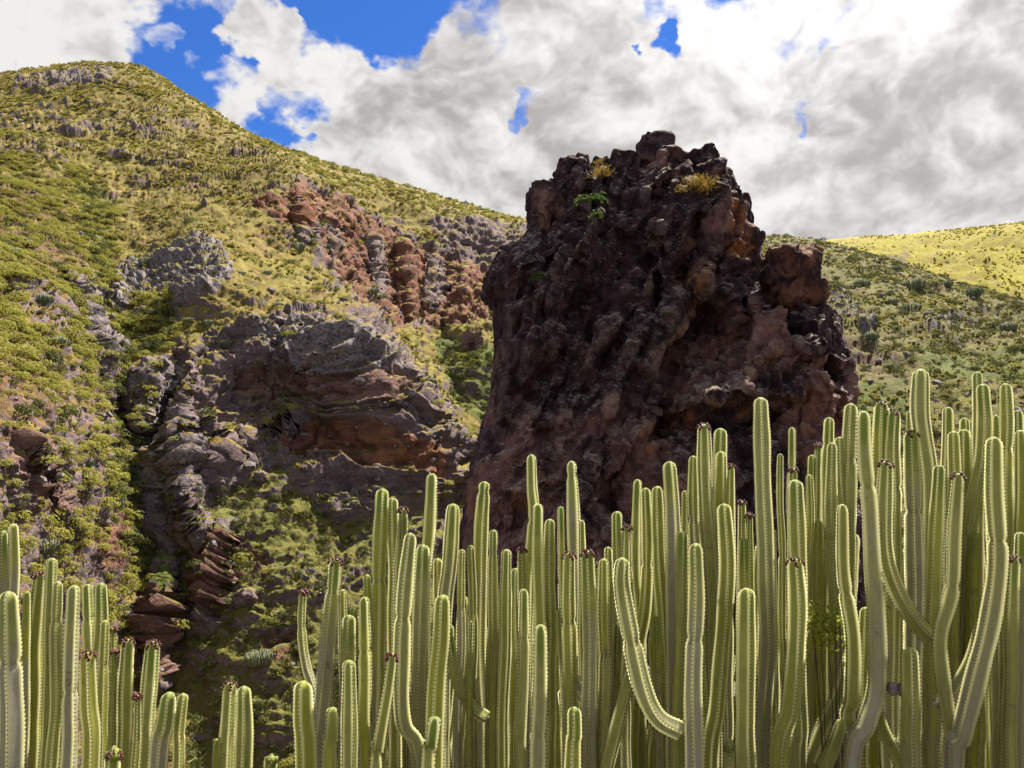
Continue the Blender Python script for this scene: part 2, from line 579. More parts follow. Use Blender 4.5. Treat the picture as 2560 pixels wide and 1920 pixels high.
# main hill on the left
RIDGE_A = [(-260, 215), (-100, 178), (0, 160), (60, 150), (120, 141), (200, 134), (270, 136), (312, 142), (350, 165), (400, 200),
           (450, 232), (500, 265), (560, 295), (620, 322), (700, 350), (800, 380), (900, 411), (1000, 440), (1100, 464), (1145, 476),
           (1250, 505), (1400, 545)]
CTRL_A = [(-250, 215, 440), (0, 160, 430), (230, 135, 420), (400, 200, 395), (560, 295, 365), (700, 348, 335), (900, 410, 318), (1145, 475, 325), (1400, 545, 330),
          (-200, 350, 270), (100, 250, 345), (300, 250, 345), (430, 310, 320), (0, 400, 222), (150, 400, 245), (300, 400, 262), (450, 380, 268), (550, 400, 252),
          (640, 400, 246), (700, 440, 262), (800, 490, 275), (900, 500, 288), (1000, 510, 300), (1100, 530, 310), (1300, 600, 300),
          (-200, 550, 130), (0, 550, 152), (100, 550, 166), (205, 520, 198), (0, 700, 112), (100, 700, 128), (200, 650, 162), (235, 800, 138),
          (0, 900, 86), (100, 900, 95), (180, 950, 108), (0, 1100, 79), (100, 1150, 87), (0, 1400, 70), (200, 1400, 90), (0, 1750, 62), (-200, 900, 76), (-200, 1300, 64), (-200, 1800, 54),
          (240, 900, 128), (262, 1000, 124), (300, 1150, 114), (330, 1250, 108), (310, 1400, 101),
          (300, 560, 196), (420, 530, 190), (350, 650, 166), (255, 690, 158),
          (500, 620, 166), (450, 720, 150), (400, 800, 137), (330, 860, 128), (600, 700, 156), (750, 700, 155), (800, 740, 155),
          (550, 790, 144), (700, 800, 144), (820, 800, 147), (550, 900, 140), (700, 900, 140), (850, 900, 141), (600, 1000, 131), (750, 1000, 133), (900, 1000, 136),
          (955, 985, 146), (985, 1040, 150), (1010, 950, 178), (960, 870, 196), (915, 780, 216), (1010, 820, 200), (1060, 760, 216), (930, 710, 236), (880, 650, 246), (840, 690, 236), (800, 620, 246), (750, 560, 246),
          (690, 500, 246), (620, 550, 214), (690, 625, 192), (650, 650, 178), (745, 640, 222), (850, 800, 150), (895, 890, 144), (1000, 640, 262), (1050, 580, 285), (1060, 680, 246),
          (400, 1000, 122), (380, 1150, 113), (500, 1150, 115), (600, 1150, 117), (700, 1150, 120), (850, 1100, 126), (980, 1100, 142),
          (500, 1300, 106), (650, 1300, 107), (800, 1300, 112), (500, 1500, 95), (650, 1500, 96), (500, 1750, 85), (700, 1750, 86), (1100, 1300, 120), (1100, 1750, 88), (1400, 1300, 115), (1400, 1750, 70), (1400, 900, 190)]
ZONES_A = {
    'soil': [(0.85, [(-260, 380), (60, 380), (150, 480), (190, 640), (230, 800), (230, 1000), (300, 1200), (300, 1600), (-260, 1600)]),
             (0.3, [(400, 1080), (700, 1150), (1000, 1200), (1000, 1700), (330, 1700), (380, 1300)])],
    'rocky': [(0.85, [(15, 168), (240, 140), (255, 182), (60, 192)]),
              (0.72, [(400, 740), (560, 720), (790, 690), (870, 780), (985, 1010), (960, 1080), (840, 1110), (720, 1150), (600, 1040), (520, 1060), (440, 1130), (400, 1200), (340, 1260), (280, 1150), (235, 1010), (260, 860)]),
              (0.65, [(320, 1250), (380, 1240), (380, 1480), (320, 1500)]), (0.6, [(420, 1150), (490, 1140), (480, 1340), (430, 1350)]),
              (0.45, [(180, 215), (350, 235), (520, 300), (620, 360), (590, 385), (430, 395), (250, 345), (200, 280)]),
              (0.9, [(480, 740), (600, 710), (780, 690), (860, 770), (890, 900), (985, 1000), (960, 1030), (900, 1040), (880, 960), (800, 870), (520, 800)]),
              (1.0, [(240, 860), (330, 810), (410, 750), (440, 850), (425, 1080), (350, 1200), (290, 1120), (235, 1010)]),
              (0.8, [(130, 600), (180, 620), (245, 770), (225, 860), (170, 790)]),
              (0.9, [(930, 470), (1140, 482), (1200, 520), (1110, 580), (950, 560)]),
              (0.9, [(870, 600), (1000, 560), (1080, 590), (1080, 720), (960, 700), (880, 720)]),
              (0.8, [(440, 880), (560, 880), (620, 960), (560, 1060), (430, 1010)]),
              (0.8, [(560, 1010), (820, 1040), (800, 1130), (720, 1150), (640, 1080)]),
              (0.7, [(640, 400), (720, 440), (900, 510), (1000, 560), (930, 720), (800, 700), (700, 600), (640, 520)]),
              (0.6, [(0, 640), (110, 660), (160, 720), (110, 740), (0, 700)]),
              (0.6, [(0, 960), (90, 980), (140, 1100), (60, 1140), (0, 1120)]),
              (0.7, [(180, 900), (250, 880), (240, 1000), (190, 1000)])],
    'grey': [(1.0, [(245, 600), (330, 570), (430, 510), (470, 520), (500, 600), (470, 660), (380, 690), (420, 640), (330, 640), (260, 695), (230, 690)]),
             (0.8, [(540, 740), (700, 720), (790, 745), (840, 830), (760, 810), (600, 780)]),
             (0.5, [(300, 820), (390, 770), (400, 900), (420, 1050), (350, 1180), (300, 1050), (280, 900)]),
             (0.6, [(140, 620), (180, 640), (240, 770), (200, 790)]),
             (0.4, [(20, 168), (240, 142), (250, 180), (60, 190)]),
             (0.7, [(790, 520), (815, 535), (830, 660), (805, 660)]), (0.6, [(690, 480), (712, 500), (730, 590), (705, 570)]), (0.6, [(930, 560), (955, 570), (945, 680), (920, 670)])],
    'red': [(1.0, [(535, 440), (600, 425), (645, 395), (680, 440), (650, 505), (600, 480)]),
            (0.9, [(650, 410), (720, 445), (800, 482), (900, 535), (1000, 570), (1075, 600), (1078, 700), (960, 712), (900, 700), (850, 720), (790, 670), (720, 600), (680, 540)]),
            (1.0, [(580, 975), (660, 928), (800, 945), (910, 985), (925, 1045), (840, 1050), (700, 1025), (620, 1005)]),
            (0.8, [(900, 600), (1050, 590), (1065, 690), (960, 705)]),
            (0.55, [(500, 800), (830, 820), (860, 870), (560, 880), (505, 840)]),
            (0.8, [(165, 1150), (235, 1130), (235, 1245), (190, 1250)]),
            (0.7, [(430, 1180), (480, 1160), (480, 1320), (440, 1330)]),
            (0.7, [(500, 1180), (590, 1230), (570, 1290), (495, 1270)]),
            (0.8, [(570, 1390), (655, 1370), (650, 1450), (580, 1450)]),
            (0.6, [(330, 1270), (365, 1270), (370, 1460), (320, 1470)]),
            (0.7, [(225, 440), (320, 405), (435, 392), (440, 418), (330, 430)]),
            (0.5, [(0, 450), (110, 480), (100, 510), (20, 490)]),
            (0.5, [(0, 860), (80, 900), (150, 1120), (60, 1100), (0, 1000)])],
    'lush': [(0.7, [(930, 740), (1010, 725), (1070, 770), (1080, 930), (980, 900)]),
             (0.8, [(180, 1000), (245, 1000), (340, 1190), (320, 1260), (250, 1240), (190, 1120)]),
             (0.6, [(240, 700), (330, 690), (400, 660), (370, 740), (300, 800), (240, 870), (200, 800)]),
             (0.5, [(160, 380), (240, 420), (230, 640), (190, 600)]),
             (0.75, [(330, 1200), (420, 1100), (440, 1200), (420, 1400), (330, 1260)]), (0.7, [(255, 860), (300, 860), (340, 1180), (290, 1180), (250, 1000)]), (0.45, [(480, 1060), (900, 1130), (980, 1200), (980, 1700), (400, 1700), (440, 1300)]),
             (0.8, [(960, 960), (1060, 940), (1040, 1080), (980, 1060)]),
             (0.4, [(570, 980), (640, 1030), (600, 1120), (520, 1050)])],
}
# rock ribs that stand out of the slope, and clefts between them: line, half width, how far out
RIBS_A = [([(415, 760), (398, 860), (388, 950), (402, 1080), (430, 1160)], 26, 6.0), ([(352, 1250), (345, 1350), (338, 1480)], 22, 5.0), ([(475, 1150), (458, 1250), (440, 1340)], 18, 3.5),
          ([(330, 830), (310, 930), (300, 1040), (330, 1150)], 18, 4.0), ([(150, 610), (180, 700), (215, 780), (238, 860)], 20, 4.0), ([(800, 515), (818, 600), (832, 690)], 16, 5.0), ([(700, 480), (718, 540), (735, 600)], 14, 4.0),
          ([(1005, 590), (1000, 650), (985, 720)], 22, 6.0), ([(940, 555), (935, 620), (920, 690)], 16, 4.0), ([(870, 540), (885, 620), (890, 690)], 14, 3.5), ([(645, 400), (655, 450), (648, 520)], 18, 4.0),
          ([(270, 880), (275, 980), (310, 1120), (335, 1230)], 22, -5.0), ([(365, 860), (350, 960), (362, 1080)], 16, -4.0), ([(200, 1130), (205, 1230), (215, 1330)], 22, -4.0), ([(600, 1370), (640, 1420)], 24, -4.0),
          ([(760, 540), (780, 620), (785, 680)], 14, -4.0), ([(845, 560), (855, 640), (860, 700)], 12, -3.5), ([(965, 570), (960, 650), (955, 710)], 14, -5.0), ([(620, 440), (625, 490)], 22, -4.0),
          ([(500, 1000), (560, 960), (640, 930)], 16, 3.0), ([(430, 900), (480, 960), (470, 1040)], 22, 4.0), ([(60, 960), (110, 1050), (150, 1140)], 22, 3.5)]
hillA = hill_sheet('hill', RIDGE_A, -260, 1400, 600, 520, 1760, CTRL_A, M_HILL, ZONES_A, 1.0, ribs=RIBS_A, ledges=lambda X, Y: 0.28 + 0.55 * (1 - sstep(Y, 320, 480)))

RIDGE_B = [(1350, 600), (1500, 545), (1630, 512), (1700, 510), (1780, 521), (1850, 540), (1950, 572), (2050, 603), (2212, 648), (2500, 730)]
CTRL_B = [(1350, 600, 190), (1630, 515, 190), (1780, 520, 182), (1950, 572, 168), (2212, 648, 148), (2500, 730, 135), (1700, 650, 135), (1900, 650, 132), (2100, 720, 118),
          (1830, 800, 96), (2000, 800, 94), (2212, 800, 92), (1900, 950, 74), (2212, 950, 70), (2500, 950, 70), (1600, 950, 78), (1350, 950, 85), (1350, 1350, 52), (1900, 1350, 46), (2500, 1350, 44)]
ZONES_B = {
    'rocky': [(0.42, [(1630, 512), (1780, 522), (1840, 545), (1760, 550), (1640, 540)]),
              (0.42, [(1960, 690), (2212, 650), (2300, 680), (2300, 800), (2100, 780), (1950, 760)]),
              (0.42, [(1800, 700), (1900, 720), (1950, 800), (1820, 820)]),
              (0.42, [(1990, 830), (2212, 830), (2212, 900), (2000, 880)])],
    'grey': [(0.9, [(1785, 630), (1815, 630), (1890, 720), (1860, 735), (1800, 680)]), (0.5, [(1980, 700), (2150, 690), (2150, 720), (2000, 730)])],
    'red': [(0.8, [(1835, 780), (1895, 765), (1915, 830), (1840, 870)]), (0.6, [(1870, 690), (1930, 690), (1920, 705), (1875, 705)])],
    'lush': [(0.5, [(1990, 760), (2212, 760), (2212, 830), (2000, 830)]), (0.5, [(1800, 860), (1960, 830), (1960, 960), (1800, 960)])],
}
hillB = hill_sheet('right_hill', RIDGE_B, 1350, 2500, 330, 210, 1350, CTRL_B, M_HILLR, ZONES_B, 0.55, ledges=lambda X, Y: 0.25)

RIDGE_C = [(1500, 560), (1700, 532), (1780, 522), (1880, 511), (2000, 503), (2100, 493), (2212, 480), (2600, 440)]
CTRL_C = [(1500, 560, 560), (1780, 520, 540), (2000, 503, 520), (2212, 480, 500), (2600, 440, 480), (1600, 700, 330), (1900, 600, 400), (2212, 660, 330), (2600, 700, 290), (2212, 560, 415)]
ZONES_C = {'rocky': [(0.9, [(1880, 570), (1960, 555), (1970, 590), (1890, 600)]), (0.7, [(2080, 560), (2150, 555), (2140, 572), (2080, 575)]),
                     (0.75, [(1850, 525), (2212, 492), (2230, 545), (2130, 545), (2050, 560), (1900, 556)]), (0.6, [(2100, 600), (2150, 595), (2160, 606), (2110, 610)])]}
hillC = hill_sheet('far_hill', RIDGE_C, 1500, 2600, 220, 70, 760, CTRL_C, M_FAR, ZONES_C, 1.1, back=250)
# ------------------------------------------------------------------ the dark rock tower
def surface_nets(F, origin, h):
    """closed surface of F = 0 on a regular grid (F < 0 inside)"""
    ins = F < 0
    c = np.zeros(tuple(s - 1 for s in F.shape), np.uint8)
    for dx in (0, 1):
        for dy in (0, 1):
            for dz in (0, 1):
                c += ins[dx:F.shape[0] - 1 + dx, dy:F.shape[1] - 1 + dy, dz:F.shape[2] - 1 + dz]
    act = (c > 0) & (c < 8)
    ids = np.full(act.shape, -1, np.int32)
    ci = np.argwhere(act)
    ids[act] = np.arange(len(ci))
    acc = np.zeros((len(ci), 3), np.float32)
    cnt = np.zeros(len(ci), np.float32)
    corners = [(dx, dy, dz) for dx in (0, 1) for dy in (0, 1) for dz in (0, 1)]
    vals = {k: F[ci[:, 0] + k[0], ci[:, 1] + k[1], ci[:, 2] + k[2]] for k in corners}
    for a in corners:
        for ax in range(3):
            if a[ax]:
                continue
            b = list(a); b[ax] = 1; b = tuple(b)
            fa, fb = vals[a], vals[b]
            m = (fa < 0) != (fb < 0)
            t = np.where(m, fa / (fa - fb + 1e-12), 0)
            p = np.tile(np.array(a, np.float32), (len(ci), 1))
            p[:, ax] = t
            acc += p * m[:, None]
            cnt += m
    V = (ci + acc / np.maximum(cnt, 1)[:, None]) * h + origin
    Q = []
    for ax in range(3):
        sl0 = [slice(None)] * 3; sl1 = [slice(None)] * 3
        sl0[ax] = slice(0, -1); sl1[ax] = slice(1, None)
        A, B = ins[tuple(sl0)], ins[tuple(sl1)]
        e = np.argwhere(A != B)
        u, v = (ax + 1) % 3, (ax + 2) % 3
        ok = (e[:, u] > 0) & (e[:, v] > 0) & (e[:, u] < F.shape[u] - 1) & (e[:, v] < F.shape[v] - 1)
        e = e[ok]
        def cell(du, dv):
            q = e.copy(); q[:, u] -= du; q[:, v] -= dv
            return ids[q[:, 0], q[:, 1], q[:, 2]]
        quad = np.stack([cell(1, 1), cell(0, 1), cell(0, 0), cell(1, 0)], 1)
        inside_first = A[e[:, 0], e[:, 1], e[:, 2]]
        quad[~inside_first] = quad[~inside_first][:, ::-1]
        Q.append(quad)
    Q = np.concatenate(Q)
    return V, Q


def vnormals(V, Q):
    a = V[Q[:, 2]] - V[Q[:, 0]]
    b = V[Q[:, 3]] - V[Q[:, 1]]
    fn = np.cross(a, b)
    n = np.zeros_like(V)
    for k in range(4):
        for ax in range(3):
            n[:, ax] += np.bincount(Q[:, k], fn[:, ax], len(V))
    n /= np.linalg.norm(n, axis=1, keepdims=True) + 1e-9
    return n


def at_y(X, Y, yd):
    """point of the view ray through (X, Y) of the 2212 px view at world y = yd"""
    r = ray(np.asarray(X, float) * K, np.asarray(Y, float) * K)
    return r * (yd / r[..., 1])[..., None]


ROCK_Y = 42.0
OUT = [(960, 1420), (985, 1210), (1000, 1100), (1015, 1010), (1040, 930), (1060, 870), (1064, 800), (1070, 720), (1064, 668), (1044, 640), (1055, 598), (1075, 560),
       (1085, 536), (1120, 528), (1140, 500), (1146, 470), (1146, 418), (1165, 405), (1198, 398), (1205, 372), (1228, 346), (1258, 338), (1276, 352), (1290, 334), (1312, 350),
       (1325, 332), (1350, 325), (1374, 328), (1384, 302), (1400, 289), (1420, 288), (1440, 302), (1454, 322), (1478, 332), (1485, 350), (1494, 324), (1510, 318),
       (1536, 327), (1546, 348), (1570, 376), (1580, 402), (1586, 430), (1600, 450), (1606, 492), (1620, 506), (1632, 532), (1642, 570), (1648, 640), (1700, 640),
       (1750, 652), (1772, 668), (1800, 702), (1812, 762), (1822, 800), (1824, 852), (1824, 905), (1818, 960), (1826, 1020), (1840, 1420)]
OUT = [(x, y + (22 if y < 420 else 0)) for x, y in OUT]
OUTW = at_y([p[0] for p in OUT], [p[1] for p in OUT], ROCK_Y)[:, [0, 2]]


def poly_sdf(px, pz, poly):
    d = np.full(px.shape, 1e9)
    n = len(poly)
    for i in range(n):
        a = poly[i]; b = poly[(i + 1) % n]
        e = b - a
        t = np.clip(((px - a[0]) * e[0] + (pz - a[1]) * e[1]) / (e @ e), 0, 1)
        d = np.minimum(d, (px - a[0] - t * e[0]) ** 2 + (pz - a[1] - t * e[1]) ** 2)
    d = np.sqrt(d)
    return np.where(pip(px, pz, poly), -d, d)


PXM = ROCK_Y / (F_PX / K) / math.cos(PITCH)      # metres per view pixel at the rock


W2_Y = [ROCK_Y]


def W2(X, Y):
    p = at_y(X, Y, W2_Y[0])
    return p[..., 0], p[..., 2]


def rock_relief(x, z):
    """how far the near face stands out from the rock's mid plane, in metres"""
    d = np.clip(-poly_sdf(x, z, OUTW), 0, None)
    ztop, zbot = 17.5, -5.0
    hgt = np.clip((ztop - z) / (ztop - zbot), 0, 1.2)
    base = (2.2 + 3.2 * hgt) * np.sqrt(np.clip(1 - (1 - np.clip(d / 4.2, 0, 1)) ** 2, 0, 1)) + 0.2
    R = base
    p2 = np.stack([x.ravel(), np.zeros(x.size), z.ravel()], 1)
    # long folds running down to the left
    sx = (x * 0.86 + z * -0.50); sz = (x * 0.50 + z * 0.86)
    q = np.stack([sx.ravel() * 0.42, np.full(x.size, 3.1), sz.ravel() * 0.12], 1)
    q = q + fbm(p2 * 0.35, 3)[:, None] * 0.35
    fold = ridged(q, 3, 0.5).reshape(x.shape)
    body = sstep(d, 0.3, 2.5)
    R = R + fold * 1.0 * body
    def block(cx, cy, hx, hy, H, p=3.0, rot=0.0):
        nonlocal R
        W2_Y[0] = ROCK_Y - H
        bx, bz = W2(float(cx), float(cy))
        c, s = math.cos(math.radians(rot)), math.sin(math.radians(rot))
        u = ((x - bx) * c + (z - bz) * s) / (hx * PXM)
        v = (-(x - bx) * s + (z - bz) * c) / (hy * PXM)
        r = (np.abs(u) ** p + np.abs(v) ** p) ** (1 / p)
        R = np.maximum(R, H * np.clip((1 - r) * 3.2, 0, 1) ** 0.8 * (r < 1))
    def dent(cx, cy, hx, hy, H, rot=0.0):
        nonlocal R
        bx, bz = W2(float(cx), float(cy))
        c, s = math.cos(math.radians(rot)), math.sin(math.radians(rot))
        u = ((x - bx) * c + (z - bz) * s) / (hx * PXM)
        v = (-(x - bx) * s + (z - bz) * c) / (hy * PXM)
        R = R - 1.4 * H * np.exp(-(u * u + v * v) ** 1.5)
    def rib(pts, wpx, H):
        nonlocal R
        dd = np.full(x.shape, 1e9)
        for a, b in zip(pts[:-1], pts[1:]):
            ax_, az_ = W2(float(a[0]), float(a[1])); bx_, bz_ = W2(float(b[0]), float(b[1]))
            ex, ez = bx_ - ax_, bz_ - az_
            t = np.clip(((x - ax_) * ex + (z - az_) * ez) / (ex * ex + ez * ez), 0, 1)
            dd = np.minimum(dd, np.hypot(x - ax_ - t * ex, z - az_ - t * ez))
        wv = wpx * PXM
        R = R + H * 1.5 * np.clip(1 - dd / wv, 0, 1) ** 1.1
    def groove(pts, wpx, H):
        rib(pts, wpx, -H)
    W2_Y[0] = ROCK_Y - 4.0
    # hollows
    dent(1455, 760, 60, 90, 1.6, -20); dent(1560, 770, 70, 55, 1.5); dent(1490, 610, 45, 55, 0.9)
    dent(1640, 900, 40, 34, 1.6); dent(1540, 690, 50, 30, 1.2); dent(1330, 1010, 60, 50, 0.8); dent(1250, 760, 70, 120, 0.8, -20)
    dent(1330, 1085, 50, 30, 1.8); dent(1200, 900, 40, 80, 0.7, -25); dent(1460, 930, 80, 35, 1.1); dent(1390, 900, 60, 60, 0.7)
    # ribs that run down the face
    rib([(1520, 590), (1475, 640), (1440, 690), (1400, 745)], 26, 0.9)
    rib([(1515, 625), (1470, 700), (1420, 745), (1385, 800)], 30, 1.1)
    rib([(1330, 705), (1270, 770), (1230, 850), (1200, 920)], 22, 0.9)
    rib([(1420, 690), (1350, 760), (1320, 830), (1300, 900)], 20, 0.8)
    rib([(1475, 880), (1400, 910), (1350, 950), (1290, 1010)], 40, 1.4)
    rib([(1240, 540), (1215, 600), (1195, 680), (1180, 780)], 26, 0.6)
    rib([(1120, 560), (1110, 640), (1100, 760), (1090, 900)], 24, 0.7)
    rib([(1160, 640), (1145, 720), (1130, 820)], 24, 0.6)
    rib([(1290, 470), (1270, 520), (1255, 580)], 20, 0.6)
    rib([(1560, 480), (1530, 560), (1500, 620)], 24, 0.6)
    rib([(1650, 760), (1600, 800), (1560, 850), (1500, 870)], 26, 1.2)
    rib([(1760, 820), (1700, 850), (1640, 870), (1580, 860)], 26, 0.9)
    # knobs and blocks along the crest
    block(1596, 545, 34, 44, 3.6, rot=-10); block(1190, 560, 24, 28, 3.0); block(1230, 590, 24, 26, 3.3); block(1150, 590, 26, 34, 2.5)
    # the heavy shoulder at lower right
    block(1660, 730, 60, 100, 5.0, p=5); block(1742, 770, 72, 110, 5.2, p=3); block(1760, 745, 42, 32, 6.0); block(1730, 880, 86, 130, 5.0)
    block(1660, 900, 60, 50, 5.2); block(1590, 890, 60, 40, 5.0, rot=-15); block(1690, 1020, 140, 120, 5.4); block(1480, 1060, 160, 130, 5.6)
    W2_Y[0] = ROCK_Y - 4.6
    dent(1725, 705, 24, 30, 1.7); dent(1790, 800, 34, 26, 1.1); dent(1640, 912, 30, 24, 1.6)
    groove([(1618, 640), (1606, 760), (1600, 800)], 8, 1.0)
    groove([(1640, 660), (1690, 655), (1745, 662)], 10, 0.8)
    groove([(1417, 600), (1420, 660), (1412, 720)], 10, 1.2)
    groove([(1205, 372), (1202, 420), (1200, 480)], 7, 0.9); groove([(1278, 345), (1270, 400), (1285, 440)], 8, 0.9)
    groove([(1318, 345), (1318, 400), (1310, 430)], 8, 0.8); groove([(1384, 315), (1382, 360), (1370, 400)], 8, 0.9); groove([(1486, 350), (1484, 385)], 9, 0.9)
    groove([(1418, 400), (1416, 440)], 7, 0.7)
    groove([(1440, 840), (1425, 900), (1440, 960)], 9, 0.8)
    return R, d


H_ROCK = 0.095
xs = np.arange(-7.5, 20.5, H_ROCK, dtype=np.float32)
zs = np.arange(-13.0, 14.8, H_ROCK, dtype=np.float32)
zr0, zr1 = OUTW[:, 1].min(), OUTW[:, 1].max()
zs = np.arange(max(zr0 - 0.5, -8.5), zr1 + 1.0, H_ROCK, dtype=np.float32)
xs = np.arange(OUTW[:, 0].min() - 0.8, OUTW[:, 0].max() + 0.8, H_ROCK, dtype=np.float32)
ys = np.arange(ROCK_Y - 8.6, ROCK_Y + 6.0, H_ROCK, dtype=np.float32)
gx, gz = np.meshgrid(xs, zs, indexing='ij')
REL, DIN = rock_relief(gx.astype(float), gz.astype(float))
REL = REL.astype(np.float32)
SD2 = poly_sdf(gx.astype(float), gz.astype(float), OUTW).astype(np.float32)
backT = (4.8 * np.sqrt(np.clip(1 - (1 - np.clip(DIN / 4.0, 0, 1)) ** 2, 0, 1))).astype(np.float32)
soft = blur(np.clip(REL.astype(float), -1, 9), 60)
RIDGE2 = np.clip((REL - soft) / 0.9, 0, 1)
yy = ys[None, :, None] - ROCK_Y
Ffront = (-yy - REL[:, None, :]) * 0.75
Fback = (yy - backT[:, None, :]) * 0.75
F = np.maximum(np.maximum(Ffront, Fback), SD2[:, None, :])
# the blocks that make up the crest: rounded, tilted boxes
for (cx, cy, hx, hy, yo, hd, rot) in [(1172, 442, 28, 40, 0.4, 1.5, 0), (1226, 402, 27, 60, 1.0, 1.4, -8), (1250, 372, 22, 34, 0.2, 1.6, 6), (1292, 372, 20, 40, -0.6, 1.3, -4),
                                      (1347, 365, 32, 41, 0.8, 1.5, -5), (1411, 324, 31, 37, 0.2, 1.5, -7), (1437, 362, 27, 42, 1.2, 1.2, 4), (1398, 392, 18, 44, 1.8, 0.8, -20),
                                      (1512, 342, 27, 25, -0.2, 1.4, 12), (1528, 384, 34, 36, 0.8, 1.3, 8), (1553, 420, 30, 56, 0.2, 1.6, 24), (1586, 472, 21, 36, -0.3, 1.6, 10), (1556, 470, 38, 27, 1.9, 0.9, 3),
                                      (1466, 352, 15, 26, -0.4, 1.2, -10), (1300, 470, 26, 32, 2.4, 0.8, -8), (1262, 495, 26, 36, 2.4, 0.8, -10), (1222, 520, 22, 32, 2.0, 0.8, -6), (1338, 430, 24, 24, 2.4, 0.7, -14), (1600, 540, 30, 40, 1.6, 1.3, -14)]:
    W2_Y[0] = ROCK_Y - yo
    bx, bz = W2(float(cx), float(cy) + (17 if cy < 430 else 4 if cy < 460 else 0))
    cr, sr = math.cos(math.radians(rot)), math.sin(math.radians(rot))
    i0, i1 = np.searchsorted(xs, [bx - 3, bx + 3]); k0, k1 = np.searchsorted(zs, [bz - 3, bz + 3])
    X_, Z_ = np.meshgrid(xs[i0:i1] - bx, zs[k0:k1] - bz, indexing='ij')
    rr_ = 0.22
    u = np.abs(X_ * cr + Z_ * sr) - (hx * PXM - rr_); v = np.abs(-X_ * sr + Z_ * cr) - (hy * PXM - rr_)
    t_ = np.abs(ys - (ROCK_Y - yo)) - (hd - rr_)
    u, v, t_ = u[:, None, :], v[:, None, :], t_[None, :, None]
    dd_ = np.sqrt(np.maximum(u, 0) ** 2 + np.maximum(v, 0) ** 2 + np.maximum(t_, 0) ** 2) + np.minimum(np.maximum(np.maximum(u, v), t_), 0) - rr_
    F[i0:i1, :, k0:k1] = np.minimum(F[i0:i1, :, k0:k1], dd_.astype(np.float32))
F[:, :, 0] = 1.0
band = np.argwhere((np.abs(F) < 1.0) & (yy < 2.0))
pts = np.stack([xs[band[:, 0]], ys[band[:, 1]], zs[band[:, 2]]], 1)
edge_soft = np.ones(len(pts), np.float32)
nz1 = ridged(pts * np.array([0.50, 0.50, 0.22]), 2, 0.5) * 0.16
nz2 = fbm(pts * np.array([1.2, 1.2, 0.8]) + 11, 2, 0.5) * 0.06
F[band[:, 0], band[:, 1], band[:, 2]] -= (nz1 + nz2) * (0.35 + 0.65 * sstep(np.abs(SD2[band[:, 0], band[:, 2]]), 0.1, 1.2)).astype(np.float32)
F[:, :, 0] = 1.0; F[:, 0, :] = 1.0; F[:, -1, :] = 1.0; F[0] = 1.0; F[-1] = 1.0; F[:, :, -1] = 1.0
V, Q = surface_nets(F, np.array([xs[0], ys[0], zs[0]], np.float32), H_ROCK)
del F, Ffront, Fback, band, pts
N = vnormals(V, Q)
sh = np.stack([V[:, 0] * 0.9 - V[:, 2] * 0.35, V[:, 1], V[:, 2] * 0.9 + V[:, 0] * 0.35], 1)
fa, ea = facets((sh + fbm(V * 0.5, 3)[:, None] * 0.22) * np.array([0.72, 0.5, 0.19]), 0.0, 0.25)
fb_, eb = facets((sh + fbm(V * 1.1, 3)[:, None] * 0.12) * np.array([1.5, 1.2, 0.55]), 5.0, 0.3)
fc, ec = facets(V * np.array([2.9, 2.9, 2.2]), 2.0)
rough = sstep(fbm(V * 0.28 + 60, 2), -0.35, 0.35)
lim = 0.35 + 0.65 * sstep(-poly_sdf(V[:, 0].astype(float), V[:, 2].astype(float), OUTW), 0.1, 1.0)
disp = fa * 0.58 * lim + fb_ * (0.15 + 0.14 * rough) * lim * sstep(eb, 0, 0.16) + fc * (0.05 + 0.07 * rough) * sstep(ec, 0, 0.2) - np.exp(-ea * 14) * 0.22 - np.exp(-eb * 12) * 0.07 * rough
disp += ridged(V * np.array([1.3, 1.3, 0.7]) + 8, 3, 0.55) * 0.06 * rough + fbm(V * 4.0, 2, 0.6) * 0.03
V2 = V + N * disp[:, None]
# colouring of the stone: where the crust is brown or rusty, and where sunlight is painted on
def zone2(polys, x, z):
    a = np.zeros(len(x))
    for val, poly in polys:
        pw = np.stack(W2(np.array([p[0] for p in poly], float), np.array([p[1] for p in poly], float)), 1)
        a = np.maximum(a, val * sstep(-poly_sdf(x, z, pw), -0.5, 0.7))
    return a
W2_Y[0] = ROCK_Y - 3.5
wbx = V[:, 0] + fbm(V * 0.5, 3) * 0.7; wbz = V[:, 2] + fbm(V * 0.5 + 40, 3) * 0.7
z_brown = zone2([(1.0, [(1420, 720), (1620, 740), (1600, 870), (1420, 870), (1390, 800)]), (0.9, [(1700, 780), (1840, 760), (1860, 1050), (1700, 1060), (1690, 900)]),
                 (0.7, [(1000, 1050), (1100, 900), (1300, 880), (1440, 900), (1560, 960), (1560, 1300), (960, 1300)]), (0.8, [(1610, 640), (1700, 650), (1690, 820), (1600, 810)]),
                 (0.9, [(1510, 440), (1610, 440), (1610, 520), (1510, 500)]), (0.7, [(1140, 400), (1205, 395), (1205, 500), (1140, 500)]), (0.6, [(1380, 290), (1460, 290), (1450, 360), (1380, 350)]),
                 (0.6, [(1060, 700), (1090, 700), (1090, 900), (1050, 900)])], wbx, wbz)
z_rust_sun = zone2([(1.0, [(1575, 500), (1625, 505), (1640, 560), (1585, 560)]), (0.8, [(1480, 600), (1510, 590), (1500, 680), (1470, 690)]), (1.0, [(1545, 340), (1575, 370), (1612, 440), (1616, 510), (1570, 500), (1560, 420)]),  # the third zone paints golden sunlight on the right edge
                (0.6, [(1000, 1060), (1030, 1040), (1040, 1120), (1000, 1130)]), (0.7, [(1790, 880), (1835, 870), (1838, 930), (1800, 940)]), (0.5, [(1380, 890), (1480, 870), (1470, 930), (1390, 980)])], wbx, wbz)


